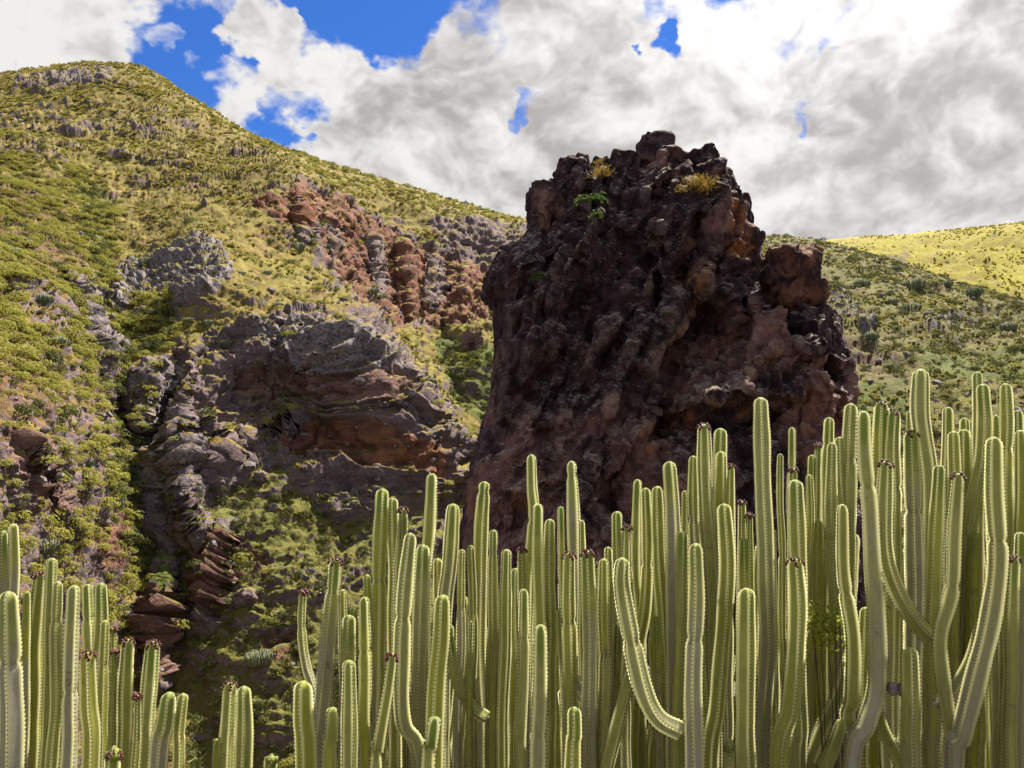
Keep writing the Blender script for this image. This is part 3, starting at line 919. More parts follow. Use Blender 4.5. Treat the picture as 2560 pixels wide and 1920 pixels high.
iv = np.clip(((V[:, 0] - xs[0]) / H_ROCK).astype(int), 0, len(xs) - 1); kv = np.clip(((V[:, 2] - zs[0]) / H_ROCK).astype(int), 0, len(zs) - 1)
z_crest = RIDGE2[iv, kv]  # standing ribs, where a pale highlight is painted


def rock_material():
    m, t, bs = material('tower_rock')
    geo = t.new('ShaderNodeNewGeometry')
    pos = geo.outputs['Position']
    nz = t.new('ShaderNodeSeparateXYZ'); t.l.new(geo.outputs['Normal'], nz.inputs[0])
    n1 = t.noise(pos, 0.42, 5, 0.6, 0.4); n2 = t.noise(pos, 1.7, 6, 0.65); n3 = t.noise(pos, 7.0, 5, 0.7); n4 = t.noise(pos, 0.9, 4, 0.6, 0.8)
    dark = t.mix(t.step(n2, 0.3, 0.7), (0.022, 0.012, 0.018), (0.080, 0.046, 0.056))
    brown = t.mix(t.step(n2, 0.3, 0.7), (0.112, 0.053, 0.056), (0.215, 0.116, 0.100))
    brown = t.mix(t.math('MULTIPLY', t.step(n4, 0.55, 0.7), 0.6), brown, (0.22, 0.13, 0.06))
    bf = t.math('ADD', t.math('MULTIPLY', t.attr('brown'), 0.75), t.math('MULTIPLY', t.math('SUBTRACT', n1, 0.53), 2.2))
    col = t.mix(t.step(bf, 0.05, 0.55), dark, brown)
    # black crust in blotches
    col = t.mix(t.math('MULTIPLY', t.step(n4, 0.36, 0.46), 0.0), col, (0.02, 0.015, 0.016))
    crust = t.step(t.noise(pos, 0.75, 5, 0.62, 0.5), 0.53, 0.60)
    col = t.mix(t.math('MULTIPLY', crust, 0.55), col, (0.020, 0.014, 0.018))
    # pale lichen that also paints highlights on upward faces and ribs
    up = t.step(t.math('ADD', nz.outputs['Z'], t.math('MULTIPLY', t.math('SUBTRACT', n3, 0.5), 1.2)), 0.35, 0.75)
    lich_hilite = t.math('MULTIPLY', up, t.step(n2, 0.38, 0.6))
    lich_hilite = t.math('ADD', lich_hilite, t.math('MULTIPLY', t.attr('crest'), t.math('MULTIPLY', t.step(n2, 0.42, 0.58), 0.40)), clamp=True)
    col = t.mix(t.math('MULTIPLY', lich_hilite, 0.68), col, (0.32, 0.275, 0.215))
    rust_sun = t.math('MULTIPLY', t.math('ADD', t.attr('rust_sun'), t.math('MULTIPLY', t.step(n1, 0.62, 0.72), 0.35), clamp=True), t.step(n2, 0.40, 0.56))  # rusty lichen in places, painted golden light along the right edge
    col = t.mix(t.math('MULTIPLY', rust_sun, 0.9), col, (0.27, 0.095, 0.022))
    t.put(bs.inputs['Base Color'], col)
    bs.inputs['Roughness'].default_value = 0.95
    bs.inputs['Specular IOR Level'].default_value = 0.12
    bump(t, bs, t.math('ADD', n3, t.noise(pos, 22.0, 3, 0.6)), 0.9, 0.10)
    return m


M_ROCK = rock_material()
me = mesh_from('rock_tower', V2, Q, M_ROCK, {'brown': z_brown, 'rust_sun': z_rust_sun, 'crest': z_crest}, smooth=False)
rock = add_obj('rock_tower', me)
tag(rock, 'huge dark craggy rock tower rising behind the cactus-like spurges', 'rock')
ROCK_V, ROCK_N = V2, N


def blob_rock(name, c, rad, seed, mat, rough=0.25, res=36, boxy=3.0, brown=0.5, rust_sun=0.3, rot=0.0):
    """a boulder: superellipsoid broken up by cellular noise"""
    nu, nv = res * 2, res
    th = np.linspace(0, 2 * np.pi, nu, endpoint=False)
    ph = np.linspace(0.02, np.pi - 0.02, nv)
    T, Pp = np.meshgrid(th, ph)
    d = np.stack([np.cos(T) * np.sin(Pp), np.sin(T) * np.sin(Pp), np.cos(Pp)], -1).reshape(-1, 3)
    r = 1.0 / (np.abs(d) ** boxy).sum(1) ** (1 / boxy)
    p = d * r[:, None]
    off = seed * 13.7
    fa, ea = facets(p * 1.2, off)
    fb_, eb = facets(p * 3.0, off + 3)
    k = 1 + rough * (fbm(p * 1.2 + off, 4) * 0.6 + fa * 0.8 + fb_ * 0.25 + fbm(p * 5 + off, 2) * 0.15)
    p = p * k[:, None] * np.asarray(rad)
    cr, sr = math.cos(rot), math.sin(rot)
    p = np.stack([p[:, 0] * cr - p[:, 1] * sr, p[:, 0] * sr + p[:, 1] * cr, p[:, 2]], 1)
    idx = np.arange(nu * nv).reshape(nv, nu)
    q = np.stack([idx[:-1], idx[1:], np.roll(idx[1:], -1, 1), np.roll(idx[:-1], -1, 1)], -1).reshape(-1, 4)
    n0 = len(p)
    p = np.concatenate([p, p[:nu].mean(0)[None], p[-nu:].mean(0)[None]])
    r0 = np.arange(nu)
    t1 = np.stack([np.full(nu, n0), r0, np.roll(r0, -1)], 1)
    rb = idx[-1]
    t2 = np.stack([np.full(nu, n0 + 1), np.roll(rb, -1), rb], 1)
    me = mesh_from(name, p, [q, t1, t2], mat, {'brown': np.full(len(p), brown), 'rust_sun': np.full(len(p), rust_sun), 'crest': np.full(len(p), .2)})
    return add_obj(name, me, loc=c)


c = at_y(1704.0, 604.0, ROCK_Y - 2.4)
b = blob_rock('boulder', tuple(c), (1.36, 1.4, 1.55), 3, M_ROCK, 0.20, 60, 4.0, 0.1, 0.35, 0.25)
tag(b, 'big brown boulder perched on the right shoulder of the dark rock tower', 'boulder')
for (X, Y, yd, r, lab) in [(1748, 985, 36.0, (0.55, 0.5, 0.62), 'brown boulder behind the spurge stems, left of the pale twin stems'),
                           (1722, 955, 38.0, (0.95, 0.8, 0.75), 'broad brown boulder at the foot of the rock tower, behind the stems')]:
    c = at_y(float(X), float(Y), yd)
    b = blob_rock('boulder', tuple(c), r, X * 0.1, M_ROCK, 0.3, 30, 3.0, 0.9, 0.2)
    tag(b, lab, 'boulder')
# ------------------------------------------------------------------ ground
def ground_z(x, y):
    x = np.asarray(x, float); y = np.asarray(y, float)
    near = -1.75 - 0.13 * np.clip(y, -3, 2) - 0.50 * np.clip(y - 2.0, 0, 6) - 0.28 * np.clip(y - 8, 0, 26)
    left = sstep(-x / np.maximum(np.abs(y), 4.0), -0.02, 0.24) * sstep(y, 3.0, 30.0)
    z = near - left * (0.30 * np.clip(y, 0, 60) + 6.0)
    far = sstep(np.hypot(x, y), 60, 140)
    z = z * (1 - far) - 48.0 * far
    z = np.where(y < 0, -1.75 - 0.05 * y * (np.hypot(x, y) < 60), z)
    return z


def ground_material():
    m, t, bs = material('dry_soil')
    geo = t.new('ShaderNodeNewGeometry')
    pos = geo.outputs['Position']
    n1 = t.noise(pos, 0.6, 5, 0.6); n2 = t.noise(pos, 6.0, 6, 0.7)
    col = t.mix(t.step(n1, 0.35, 0.65), (0.075, 0.052, 0.034), (0.070, 0.066, 0.024))
    col = t.mix(t.math('MULTIPLY', t.step(n2, 0.45, 0.65), 0.6), col, (0.15, 0.115, 0.080))
    t.put(bs.inputs['Base Color'], col)
    bs.inputs['Roughness'].default_value = 0.95
    bump(t, bs, n2, 0.8, 0.08)
    return m


M_SOIL = ground_material()
rr = np.concatenate([np.linspace(0.05, 12, 60), np.geomspace(12.5, 3000, 60)])
tt = np.linspace(0, 2 * np.pi, 240, endpoint=False)
RR, TT = np.meshgrid(rr, tt, indexing='ij')
gxx, gyy = RR * np.sin(TT), RR * np.cos(TT)
gzz = ground_z(gxx, gyy)
pp = np.stack([gxx, gyy, gzz], -1).reshape(-1, 3)
pp[:, 2] += fbm(pp * 0.8, 4) * 0.12 * np.clip(RR.ravel() / 2, 0, 1) + fbm(pp * 0.05, 3) * 0.8 * sstep(RR.ravel(), 8, 40)
ix = np.arange(pp.shape[0]).reshape(len(rr), len(tt))
gq = np.stack([ix[:-1], np.roll(ix[:-1], -1, 1), np.roll(ix[1:], -1, 1), ix[1:]], -1).reshape(-1, 4)[:, ::-1]
g_obj = add_obj('ground', mesh_from('ground', pp, gq, M_SOIL))
tag(g_obj, kind='structure')

# ------------------------------------------------------------------ candelabra spurges in front
def stem_material():
    m, t, bs = material('spurge_skin')
    tip = t.attr('tip'); rb = t.attr('rib'); seg = t.attr('seg'); tone = t.attr('tone'); age = t.attr('age')
    geo = t.new('ShaderNodeNewGeometry'); pos = geo.outputs['Position']
    n1 = t.noise(pos, 9.0, 4, 0.6); n2 = t.noise(pos, 60.0, 4, 0.65); n3 = t.noise(pos, 28.0, 3, 0.6)
    body = t.mix(tone, (0.365, 0.365, 0.165), (0.345, 0.340, 0.030))       # waxy grey green to yellow green
    body = t.mix(t.math('MULTIPLY', t.step(n1, 0.4, 0.7), 0.45), body, (0.170, 0.190, 0.060))
    fresh = t.mix(t.step(n1, 0.3, 0.7), (0.125, 0.195, 0.024), (0.180, 0.235, 0.026))
    # the last growth is a deeper green and ends in pointed tongues down each face
    tl = t.math('ADD', tip, t.math('MULTIPLY', t.math('SUBTRACT', rb, 0.25), 0.05))
    fr = t.math('MULTIPLY', t.math('SUBTRACT', 1.0, t.step(tl, 0.07, 0.15)), t.attr('fresh'))
    col = t.mix(fr, body, fresh)
    old = t.mix(n3, (0.40, 0.375, 0.335), (0.26, 0.225, 0.185))
    ag = t.math('ADD', age, t.math('MULTIPLY', t.math('SUBTRACT', n1, 0.5), 0.8))
    col = t.mix(t.math('MULTIPLY', t.step(ag, 0.25, 0.95), 0.9), col, old)
    # faint cross bands and scars
    wave = t.math('SINE', t.math('MULTIPLY', tip, 420.0))
    col = t.mix(t.math('MULTIPLY', t.step(wave, 0.2, 1.0), 0.10), col, (0.10, 0.10, 0.03))
    col = t.mix(t.math('MULTIPLY', t.step(n2, 0.62, 0.72), 0.35), col, (0.11, 0.085, 0.05))
    scar = t.math('MULTIPLY', t.step(t.noise(pos, 15.0, 5, 0.7, 1.0), 0.62, 0.68), 0.80)
    col = t.mix(scar, col, (0.15, 0.115, 0.085))
    col = t.mix(t.math('MULTIPLY', seg, 0.5), col, (0.13, 0.11, 0.05))
    # colour paler towards the margin, dark horny edge
    col = t.mix(t.math('MULTIPLY', t.step(rb, 0.55, 0.85), 0.45), col, (0.42, 0.40, 0.24))
    col = t.mix(t.math('MULTIPLY', t.step(rb, 0.85, 0.94), 0.88), col, (0.050, 0.032, 0.022))
    fa_ = t.attr('face')
    col = t.mix(t.math('MULTIPLY', fa_, 0.72), col, t.mix(0.55, col, (0.10, 0.12, 0.015)))
    strk = t.new('ShaderNodeMapping'); strk.inputs['Scale'].default_value = (70, 70, 5); t.l.new(pos, strk.inputs[0])
    col = t.mix(t.math('MULTIPLY', t.step(t.noise(strk.outputs[0], 1.0, 4, 0.6), 0.52, 0.72), 0.40), col, (0.17, 0.145, 0.075))
    t.put(bs.inputs['Base Color'], col)
    bs.inputs['Roughness'].default_value = 0.62
    bs.inputs['Specular IOR Level'].default_value = 0.22
    tr = t.new('ShaderNodeBsdfTranslucent')
    t.put(tr.inputs['Color'], t.mix(t.math('ADD', 0.25, t.math('MULTIPLY', t.step(rb, 0.15, 0.7), 0.65)), col, (0.94, 0.93, 0.68)))
    mx = t.new('ShaderNodeMixShader'); t.put(mx.inputs[0], t.math('ADD', 0.10, t.math('MULTIPLY', t.step(rb, 0.14, 0.70), 0.68)))
    t.l.new(bs.outputs[0], mx.inputs[1]); t.l.new(tr.outputs[0], mx.inputs[2])
    t.l.new(mx.outputs[0], m.node_tree.nodes['Material Output'].inputs['Surface'])
    bump(t, bs, t.math('ADD', n3, t.math('MULTIPLY', n2, 0.4)), 0.25, 0.004)
    return m


def plain_material(name, col, col2, scale, rough=0.7, transl=0.0, spec=0.3):
    m, t, bs = material(name)
    geo = t.new('ShaderNodeNewGeometry')
    oi = t.new('ShaderNodeObjectInfo')
    n1 = t.noise(geo.outputs['Position'], scale, 4, 0.6)
    c = t.mix(t.step(n1, 0.3, 0.7), col, col2)
    t.put(bs.inputs['Base Color'], c)
    bs.inputs['Roughness'].default_value = rough
    bs.inputs['Specular IOR Level'].default_value = spec
    if transl:
        tr = t.new('ShaderNodeBsdfTranslucent'); t.put(tr.inputs['Color'], c)
        mx = t.new('ShaderNodeMixShader'); mx.inputs[0].default_value = transl
        t.l.new(bs.outputs[0], mx.inputs[1]); t.l.new(tr.outputs[0], mx.inputs[2])
        t.l.new(mx.outputs[0], m.node_tree.nodes['Material Output'].inputs['Surface'])
    return m


M_STEM = stem_material()
M_SPINE = plain_material('spines', (0.13, 0.085, 0.045), (0.06, 0.038, 0.022), 40, 0.6, 0.14)
M_FRUIT = plain_material('fruit_skin', (0.115, 0.018, 0.022), (0.065, 0.014, 0.018), 60, 0.45)
M_BARK = plain_material('grey_bark', (0.22, 0.19, 0.18), (0.10, 0.08, 0.075), 30, 0.9)


def spline(P, step):
    """Catmull-Rom through P, resampled at about even steps"""
    P = np.asarray(P, float)
    Q = np.concatenate([[2 * P[0] - P[1]], P, [2 * P[-1] - P[-2]]])
    out = []
    for i in range(1, len(Q) - 2):
        t = np.linspace(0, 1, 24, endpoint=False)[:, None]
        a, b, c, d = Q[i - 1], Q[i], Q[i + 1], Q[i + 2]
        out.append(0.5 * (2 * b + (c - a) * t + (2 * a - 5 * b + 4 * c - d) * t ** 2 + (3 * b - a - 3 * c + d) * t ** 3))
    out.append(Q[-2][None])
    C = np.concatenate(out)
    L = np.concatenate([[0], np.cumsum(np.linalg.norm(np.diff(C, axis=0), axis=1))])
    return C, L


TOOTH = 0.0125


def make_stem(path, R, ribs, rot, tone, age, vis, seed, joints=(), detail=2):
    """path: 3D points from the tip down; vis: length that the photograph shows"""
    rs = np.random.default_rng(seed)
    C, L = spline(path, 0.01)
    tot = L[-1]
    st = TOOTH / 2 if detail == 2 else TOOTH
    s = np.concatenate([np.arange(R * 0.9, min(vis, tot), st), np.arange(min(vis, tot), tot, 0.08), [tot]])
    s = np.concatenate([np.array([0.02, 0.15, 0.40, 0.68]) * R, s])
    s = np.unique(np.round(s, 5))
    c = np.stack([np.interp(s, L, C[:, k]) for k in range(3)], 1)
    tang = np.gradient(c, s, axis=0)
    # smooth tangent, frame kept near to the world axes so that ribs do not spin
    tang /= np.linalg.norm(tang, axis=1, keepdims=True)
    ref = np.array([1.0, 0.0, 0.0])
    e1 = ref - tang * (tang @ ref)[:, None]
    bad = np.linalg.norm(e1, axis=1) < 0.2
    e1[bad] = np.array([0, 1.0, 0]) - tang[bad] * tang[bad][:, 1:2]
    e1 /= np.linalg.norm(e1, axis=1, keepdims=True)
    e2 = np.cross(tang, e1)
    # girth along the stem: a slimmer young end, slow swelling, narrow waists at the joints
    g = 0.84 + 0.16 * sstep(s, 0.0, 0.20) + 0.03 * np.sin(s * 9 + seed) + 0.025 * np.sin(s * 23 + seed * 2)
    segm = np.zeros(len(s))
    for j in joints:
        g *= 1 - 0.20 * np.exp(-((s - j) / 0.014) ** 2)
        g *= np.where(s < j, 0.90 + 0.10 * sstep(j - s, 0.0, -0.01), 1.0)
        segm = np.maximum(segm, np.exp(-((s - j) / 0.008) ** 2))
    dome = np.sqrt(np.clip(1 - (1 - np.clip(s / (R * 0.80), 0, 1)) ** 2, 0, 1))
    # cross-section of one rib
    half = math.pi / ribs
    ang = np.array([0, 0.13, 0.48, 1.0, 1.52, 1.87, 2.0]) * half          # each face ends in its own edge, so the ribs stay sharp
    val = np.array([1.0, 0.885, 0.765, 0.70, 0.765, 0.885, 1.0]) if ribs == 5 else np.array([1.0, 0.85, 0.685, 0.615, 0.685, 0.85, 1.0])
    rbv = np.array([1.0, 0.72, 0.25, 0.0, 0.25, 0.72, 1.0])
    A = (np.arange(ribs)[:, None] * 2 * half + ang[None, :]).ravel()
    Vv = np.tile(val, ribs)
    rb = np.tile(rbv, ribs)
    isap = np.tile(np.array([1, 0, 0, 0, 0, 0, 1]), ribs).astype(bool)
    wob = rot + 0.05 * np.sin(s * 3.1 + seed)
    k = np.arange(len(s))
    tooth = np.where((k % 2) == 0, 1.03, 0.935) if detail == 2 else np.ones(len(s))
    phase = 1 + 0.02 * np.sin(s[:, None] * 30 + np.round(A / (2 * half))[None, :] * 7 + seed) * (Vv[None, :] > 0.8)
    rad = R * g[:, None] * dome[:, None] * Vv[None, :] * phase
    rad[:, isap] *= tooth[:, None]
    ca, sa = np.cos(A[None, :] + wob[:, None]), np.sin(A[None, :] + wob[:, None])
    P = c[:, None, :] + rad[..., None] * (ca[..., None] * e1[:, None, :] + sa[..., None] * e2[:, None, :])
    n = len(A)
    idx = np.arange(len(s) * n).reshape(len(s), n)
    keep = (np.arange(n) % 7) != 6
    q = np.stack([idx[:-1], np.roll(idx[:-1], -1, 1), np.roll(idx[1:], -1, 1), idx[1:]], -1)[:, keep].reshape(-1, 4)
    P = P.reshape(-1, 3)
    tipc = len(P)
    P = np.concatenate([P, c[:1]])
    tri = np.stack([np.full(n, tipc), np.roll(np.arange(n), -1), np.arange(n)], 1)
    def col(a): return np.concatenate([np.repeat(a, n), [a[0]]])
    face = np.repeat(rs.uniform(0, 1, ribs), 7)
    attrs = {'face': np.concatenate([np.tile(face, len(s)), [.5]]), 'tip': col(s), 'rib': np.concatenate([np.tile(rb, len(s)), [0.3]]), 'seg': col(segm),
             'tone': np.full(len(P), tone), 'fresh': np.full(len(P), rs.choice([.25, .5, .8, .95])), 'age': col(np.clip(age * sstep(s, 0.12 - 0.06 * min(age, 1), 0.55 - 0.3 * min(age, 1)) + 0.5 * age * sstep(s, 0.5, 1.4) + 0.16 * sstep(s, 0.5, 1.2), 0, 1.2))}
    me = mesh_from('stem', P, [q, tri], M_STEM, attrs)
    # pairs of thorns along every rib
    sv = s[(s > R * 0.25) & (s < vis)]
    spm = None
    if detail >= 1 and len(sv):
        ss = np.arange(R * 0.3, min(vis, tot), TOOTH)
        cc = np.stack([np.interp(ss, s, c[:, k2]) for k2 in range(3)], 1)
        gg = np.interp(ss, s, g * dome)
        E1 = np.stack([np.interp(ss, s, e1[:, k2]) for k2 in range(3)], 1)
        E2 = np.stack([np.interp(ss, s, e2[:, k2]) for k2 in range(3)], 1)
        T = np.stack([np.interp(ss, s, tang[:, k2]) for k2 in range(3)], 1)
        ww = np.interp(ss, s, wob)
        VV, FF, o = [], [], 0
        for r in range(ribs):
            a = r * 2 * half + ww
            out = np.cos(a)[:, None] * E1 + np.sin(a)[:, None] * E2
            side = -np.sin(a)[:, None] * E1 + np.cos(a)[:, None] * E2
            base = cc + out * (R * gg * 0.985)[:, None]
            for sg in (-1, 1):
                ln = 0.0062 * (0.8 + 0.5 * rs.random(len(ss)))[:, None]
                tipp = base + (out * 0.8 + side * sg * 0.75 + T * (rs.random(len(ss))[:, None] - 0.2) * 0.5) * ln
                w_ = 0.0017
                b0 = base + T * w_; b1 = base - T * w_; b2 = base + side * sg * w_ * 1.2
                VV.append(np.stack([b0, b1, b2, tipp], 1).reshape(-1, 3))
                i0 = o + np.arange(len(ss)) * 4
                FF += [np.stack([i0, i0 + 1, i0 + 3], 1), np.stack([i0 + 1, i0 + 2, i0 + 3], 1), np.stack([i0 + 2, i0, i0 + 3], 1)]
                o += len(ss) * 4
        spm = mesh_from('spines', np.concatenate(VV), np.concatenate(FF), M_SPINE, smooth=False)
    fr = (c[0], e1[0], e2[0], tang[0], wob[0])
    return me, spm, fr


def ico():
    t = (1 + 5 ** 0.5) / 2
    v = np.array([(-1, t, 0), (1, t, 0), (-1, -t, 0), (1, -t, 0), (0, -1, t), (0, 1, t), (0, -1, -t), (0, 1, -t), (t, 0, -1), (t, 0, 1), (-t, 0, -1), (-t, 0, 1)])
    f = np.array([(0, 11, 5), (0, 5, 1), (0, 1, 7), (0, 7, 10), (0, 10, 11), (1, 5, 9), (5, 11, 4), (11, 10, 2), (10, 7, 6), (7, 1, 8), (3, 9, 4), (3, 4, 2), (3, 2, 6), (3, 6, 8), (3, 8, 9), (4, 9, 5), (2, 4, 11), (6, 2, 10), (8, 6, 7), (9, 8, 1)])
    return v / np.linalg.norm(v[0]), f


ICO_V, ICO_F = ico()


def fruit_mesh(frame, R, ribs, seed):
    """dark red three-lobed capsules crowding the rib ends at the tip"""
    rs = np.random.default_rng(seed)
    c, e1, e2, tg, wob = frame
    VV, FF, o = [], [], 0
    for r in range(ribs):
        a = r * 2 * math.pi / ribs + wob
        out = math.cos(a) * e1 + math.sin(a) * e2
        sd = -math.sin(a) * e1 + math.cos(a) * e2
        for k in range(3):
            s_ = (0.05 + 0.30 * k) * R
            rd = R * 0.9 * math.sqrt(max(0, 1 - (1 - min(1, s_ / (R * 1.05))) ** 2)) + 0.003
            ctr = c + tg * s_ + out * (rd + 0.001) + sd * rs.normal() * 0.003
            for l in range(3):
                ph = l * 2.1 + rs.random()
                q = ctr + (sd * math.cos(ph) + tg * math.sin(ph)) * 0.0034 + out * 0.001
                VV.append(ICO_V * 0.0042 * (0.85 + 0.3 * rs.random()) + q)
                FF.append(ICO_F + o); o += 12
    return mesh_from('fruit_cluster', np.concatenate(VV), np.concatenate(FF), M_FRUIT)


def at_px(X, Y, d):
    r = ray(np.asarray(X, float), np.asarray(Y, float))
    return r * d


# every stem: tip x, y, width (px of the photograph); then options
#  p = further points down the stem, d = distance in metres, f = fruit at the tip, t = tone 0 grey green .. 1 yellow green,
#  a = age (grey bark), j = joints (px below the tip), b = branch: ends at its last point
S = []
def st(plant, X, Y, w_, **k):
    S.append(dict(plant=plant, X=X, Y=Y, w=w_, **k))


# left edge clump
st('L', 8, 1326, 30, a=.9, t=.3); st('L', 34, 1309, 30, a=.9, t=.4, p=[(36, 1420), (28, 1600)]); st('L', 20, 1478, 52, a=.95, t=.1, d=2.35, p=[(18, 1650), (26, 1919)])
st('L', 68, 1477, 28, t=.95); st('L', 129, 1395, 32, t=.6, p=[(124, 1560), (112, 1919)]); st('L', 101, 1430, 36, f=1, t=.6, a=.3, p=[(92, 1600), (80, 1919)])
st('L', 145, 1453, 30, t=.5, p=[(140, 1600), (128, 1919)]); st('L', 184, 1463, 42, a=1.0, t=.1, d=2.45, p=[(178, 1620), (170, 1919)]); st('L', 218, 1460, 30, t=.4)
st('L', 252, 1457, 34, t=.45, p=[(250, 1560), (236, 1800), (234, 1919)]); st('L', 262, 1550, 30, t=.5, a=.2, p=[(256, 1700), (250, 1919)]); st('L', 283, 1570, 17, f=1, t=.8)
st('L', 286, 1626, 17, f=1, t=.8); st('L', 218, 1631, 36, f=1, t=.6, a=.2, d=2.55); st('L', 320, 1597, 39, f=1, t=.4, a=.3, p=[(316, 1720), (306, 1919)])
st('L', 382, 1603, 39, f=1, t=.5, a=.3, p=[(376, 1700), (360, 1919)]); st('L', 43, 1648, 30, t=1.0, p=[(42, 1760), (34, 1919)]); st('L', 344, 1737, 19, f=1, t=.8)
st('L', 289, 1878, 42, f=1, t=.7, d=2.4); st('L', -40, 1400, 40, a=.6, t=.4); st('L', -80, 1500, 40, a=.4, t=.4)
# weathered pair beside it
st('G', 424, 1730, 44, a=1.1, t=.1, d=2.7, p=[(416, 1800), (396, 1919)]); st('G', 458, 1733, 30, t=.4, a=.4, p=[(452, 1830), (446, 1919)])
# pair standing alone
st('T', 575, 1706, 38, f=1, t=.5, d=2.9); st('T', 609, 1715, 38, t=.45, d=2.9); st('T', 542, 1847, 26, t=.7, p=[(540, 1919)], d=2.8); st('T', 486, 1899, 32, t=.7, d=2.8)
st('T', 684, 1890, 38, f=0, t=.6, d=2.8)
# middle clump, left part
st('M', 757, 1476, 25, f=1, t=.5, j=[90], d=3.0, p=[(756, 1566), (766, 1660), (790, 1752), (800, 1919)]); st('M', 841, 1396, 40, f=1, t=.55, d=2.95, p=[(826, 1560), (812, 1720), (798, 1919)])
st('M', 856, 1473, 22, t=.7); st('M', 884, 1517, 26, t=.8); st('M', 873, 1537, 36, t=.4); st('M', 910, 1492, 38, t=.75, d=2.8, g=1); st('M', 918, 1436, 24, t=.8)
st('M', 982, 1634, 40, f=1, t=.45, d=2.55, p=[(970, 1730), (950, 1860), (940, 1919)], g=1); st('M', 872, 1650, 42, t=.25, d=2.6); st('M', 831, 1768, 46, t=.95, d=2.5, g=1); st('M', 758, 1702, 52, t=.7, d=2.6, g=1)
st('M', 956, 1221, 36, t=.75, p=[(950, 1400), (944, 1600), (930, 1919)]); st('M', 982, 1244, 30, t=.7); st('M', 1007, 1270, 24, f=1, t=.7); st('M', 1010, 1286, 34, t=.6, p=[(1000, 1400), (990, 1700), (985, 1919)])
st('M', 1027, 1332, 42, t=.15, a=.45, d=2.75, p=[(1010, 1480), (1000, 1640), (1010, 1800), (1050, 1925)]); st('M', 1058, 1361, 36, t=.4, p=[(1052, 1500), (1040, 1919)]); st('M', 1080, 1183, 36, t=.55, d=3.3, p=[(1072, 1330), (1060, 1560)])
st('M', 1094, 1396, 28, t=.9, d=3.3); st('M', 1108, 1487, 46, t=.85, a=.2, d=2.65, p=[(1100, 1600), (1092, 1720), (1086, 1919)]); st('M', 1088, 1792, 46, t=.5, d=2.4, p=[(1078, 1860), (1070, 1919)], g=1)
st('M', 1122, 1560, 32, t=.4, d=2.95, b=1, p=[(1124, 1620), (1143, 1700), (1175, 1764), (1216, 1794)])
# middle clump, centre
st('C', 1133, 1259, 34, t=.45, p=[(1122, 1400), (1108, 1600), (1104, 1919)]); st('C', 1211, 1203, 32, t=.8, j=[28], p=[(1204, 1330), (1200, 1600), (1206, 1919)]); st('C', 1155, 1373, 20, t=.7, g=1); st('C', 1176, 1362, 26, t=.8)
st('C', 1234, 1324, 28, t=.45, j=[60]); st('C', 1266, 1373, 30, t=.55); st('C', 1304, 1371, 22, f=1, t=.6); st('C', 1328, 1136, 34, t=.4, p=[(1330, 1220), (1336, 1290), (1322, 1450), (1310, 1919)]); st('C', 1345, 1259, 35, t=.4, p=[(1346, 1400), (1352, 1600), (1356, 1919)])
st('C', 1375, 1297, 30, t=.4); st('C', 1402, 1266, 26, t=.65); st('C', 1428, 1152, 36, t=.3, j=[38], p=[(1430, 1260), (1438, 1500), (1440, 1919)]); st('C', 1454, 1300, 22, t=.8); st('C', 1423, 1382, 34, f=1, t=.65, d=2.85, g=1)
st('C', 1469, 1376, 38, f=1, t=.55, d=2.8, p=[(1474, 1560), (1472, 1919)], g=1); st('C', 1310, 1472, 34, t=.5, d=2.85); st('C', 1352, 1561, 48, t=.1, a=.6, d=2.55, p=[(1350, 1740), (1344, 1919)]); st('C', 1436, 1767, 38, t=.7, d=2.5)
st('C', 1178, 1552, 16, t=.9, d=2.9); st('C', 1240, 1560, 34, t=.6, d=3.2); st('C', 1290, 1420, 30, t=.7, d=3.4)
# middle clump, right part
st('R', 1510, 1396, 30, t=.75, d=2.85, p=[(1512, 1560), (1506, 1919)]); st('R', 1521, 1367, 22, t=.8); st('R', 1543, 1278, 32, t=.7, p=[(1546, 1450), (1552, 1919)]); st('R', 1568, 1314, 28, f=1, t=.6, d=3.0, g=1)
st('R', 1556, 1394, 46, t=.1, a=.45, d=2.5, b=1, p=[(1558, 1460), (1570, 1560), (1602, 1710), (1640, 1790), (1700, 1826)])
st('R', 1594, 1198, 28, t=.5, p=[(1588, 1330), (1600, 1560), (1606, 1919)]); st('R', 1614, 1219, 32, t=.85, p=[(1618, 1360), (1616, 1520), (1590, 1640), (1584, 1800)]); st('R', 1644, 1215, 32, t=.65, p=[(1650, 1400), (1662, 1640), (1672, 1919)])
st('R', 1673, 1153, 38, t=.45, d=3.15, p=[(1676, 1300), (1684, 1500), (1686, 1919)]); st('R', 1711, 1226, 22, t=.9, d=3.4); st('R', 1733, 1139, 28, t=.7, d=3.4); st('R', 1705, 1327, 34, t=.5, d=2.9)
st('R', 1740, 1358, 44, t=.05, a=.85, d=2.5, p=[(1742, 1500), (1738, 1700), (1738, 1919)]); st('R', 1760, 1060, 40, f=1, t=.35, d=3.15, g=1, p=[(1764, 1250), (1780, 1500), (1786, 1919)])
st('R', 1801, 1070, 36, t=.65, d=3.4); st('R', 1803, 1128, 34, t=.5, d=3.25); st('R', 1827, 1162, 22, f=1, t=.7, d=3.3); st('R', 1809, 1259, 38, t=.7, d=2.95, g=1, p=[(1818, 1400), (1806, 1620), (1776, 1919)])
st('R', 1640, 1540, 18, t=.9, d=3.0); st('R', 1822, 1845, 30, t=.6, d=2.5, g=1); st('R', 1545, 1560, 30, t=.6, d=3.1, p=[(1540, 1700), (1518, 1919)])
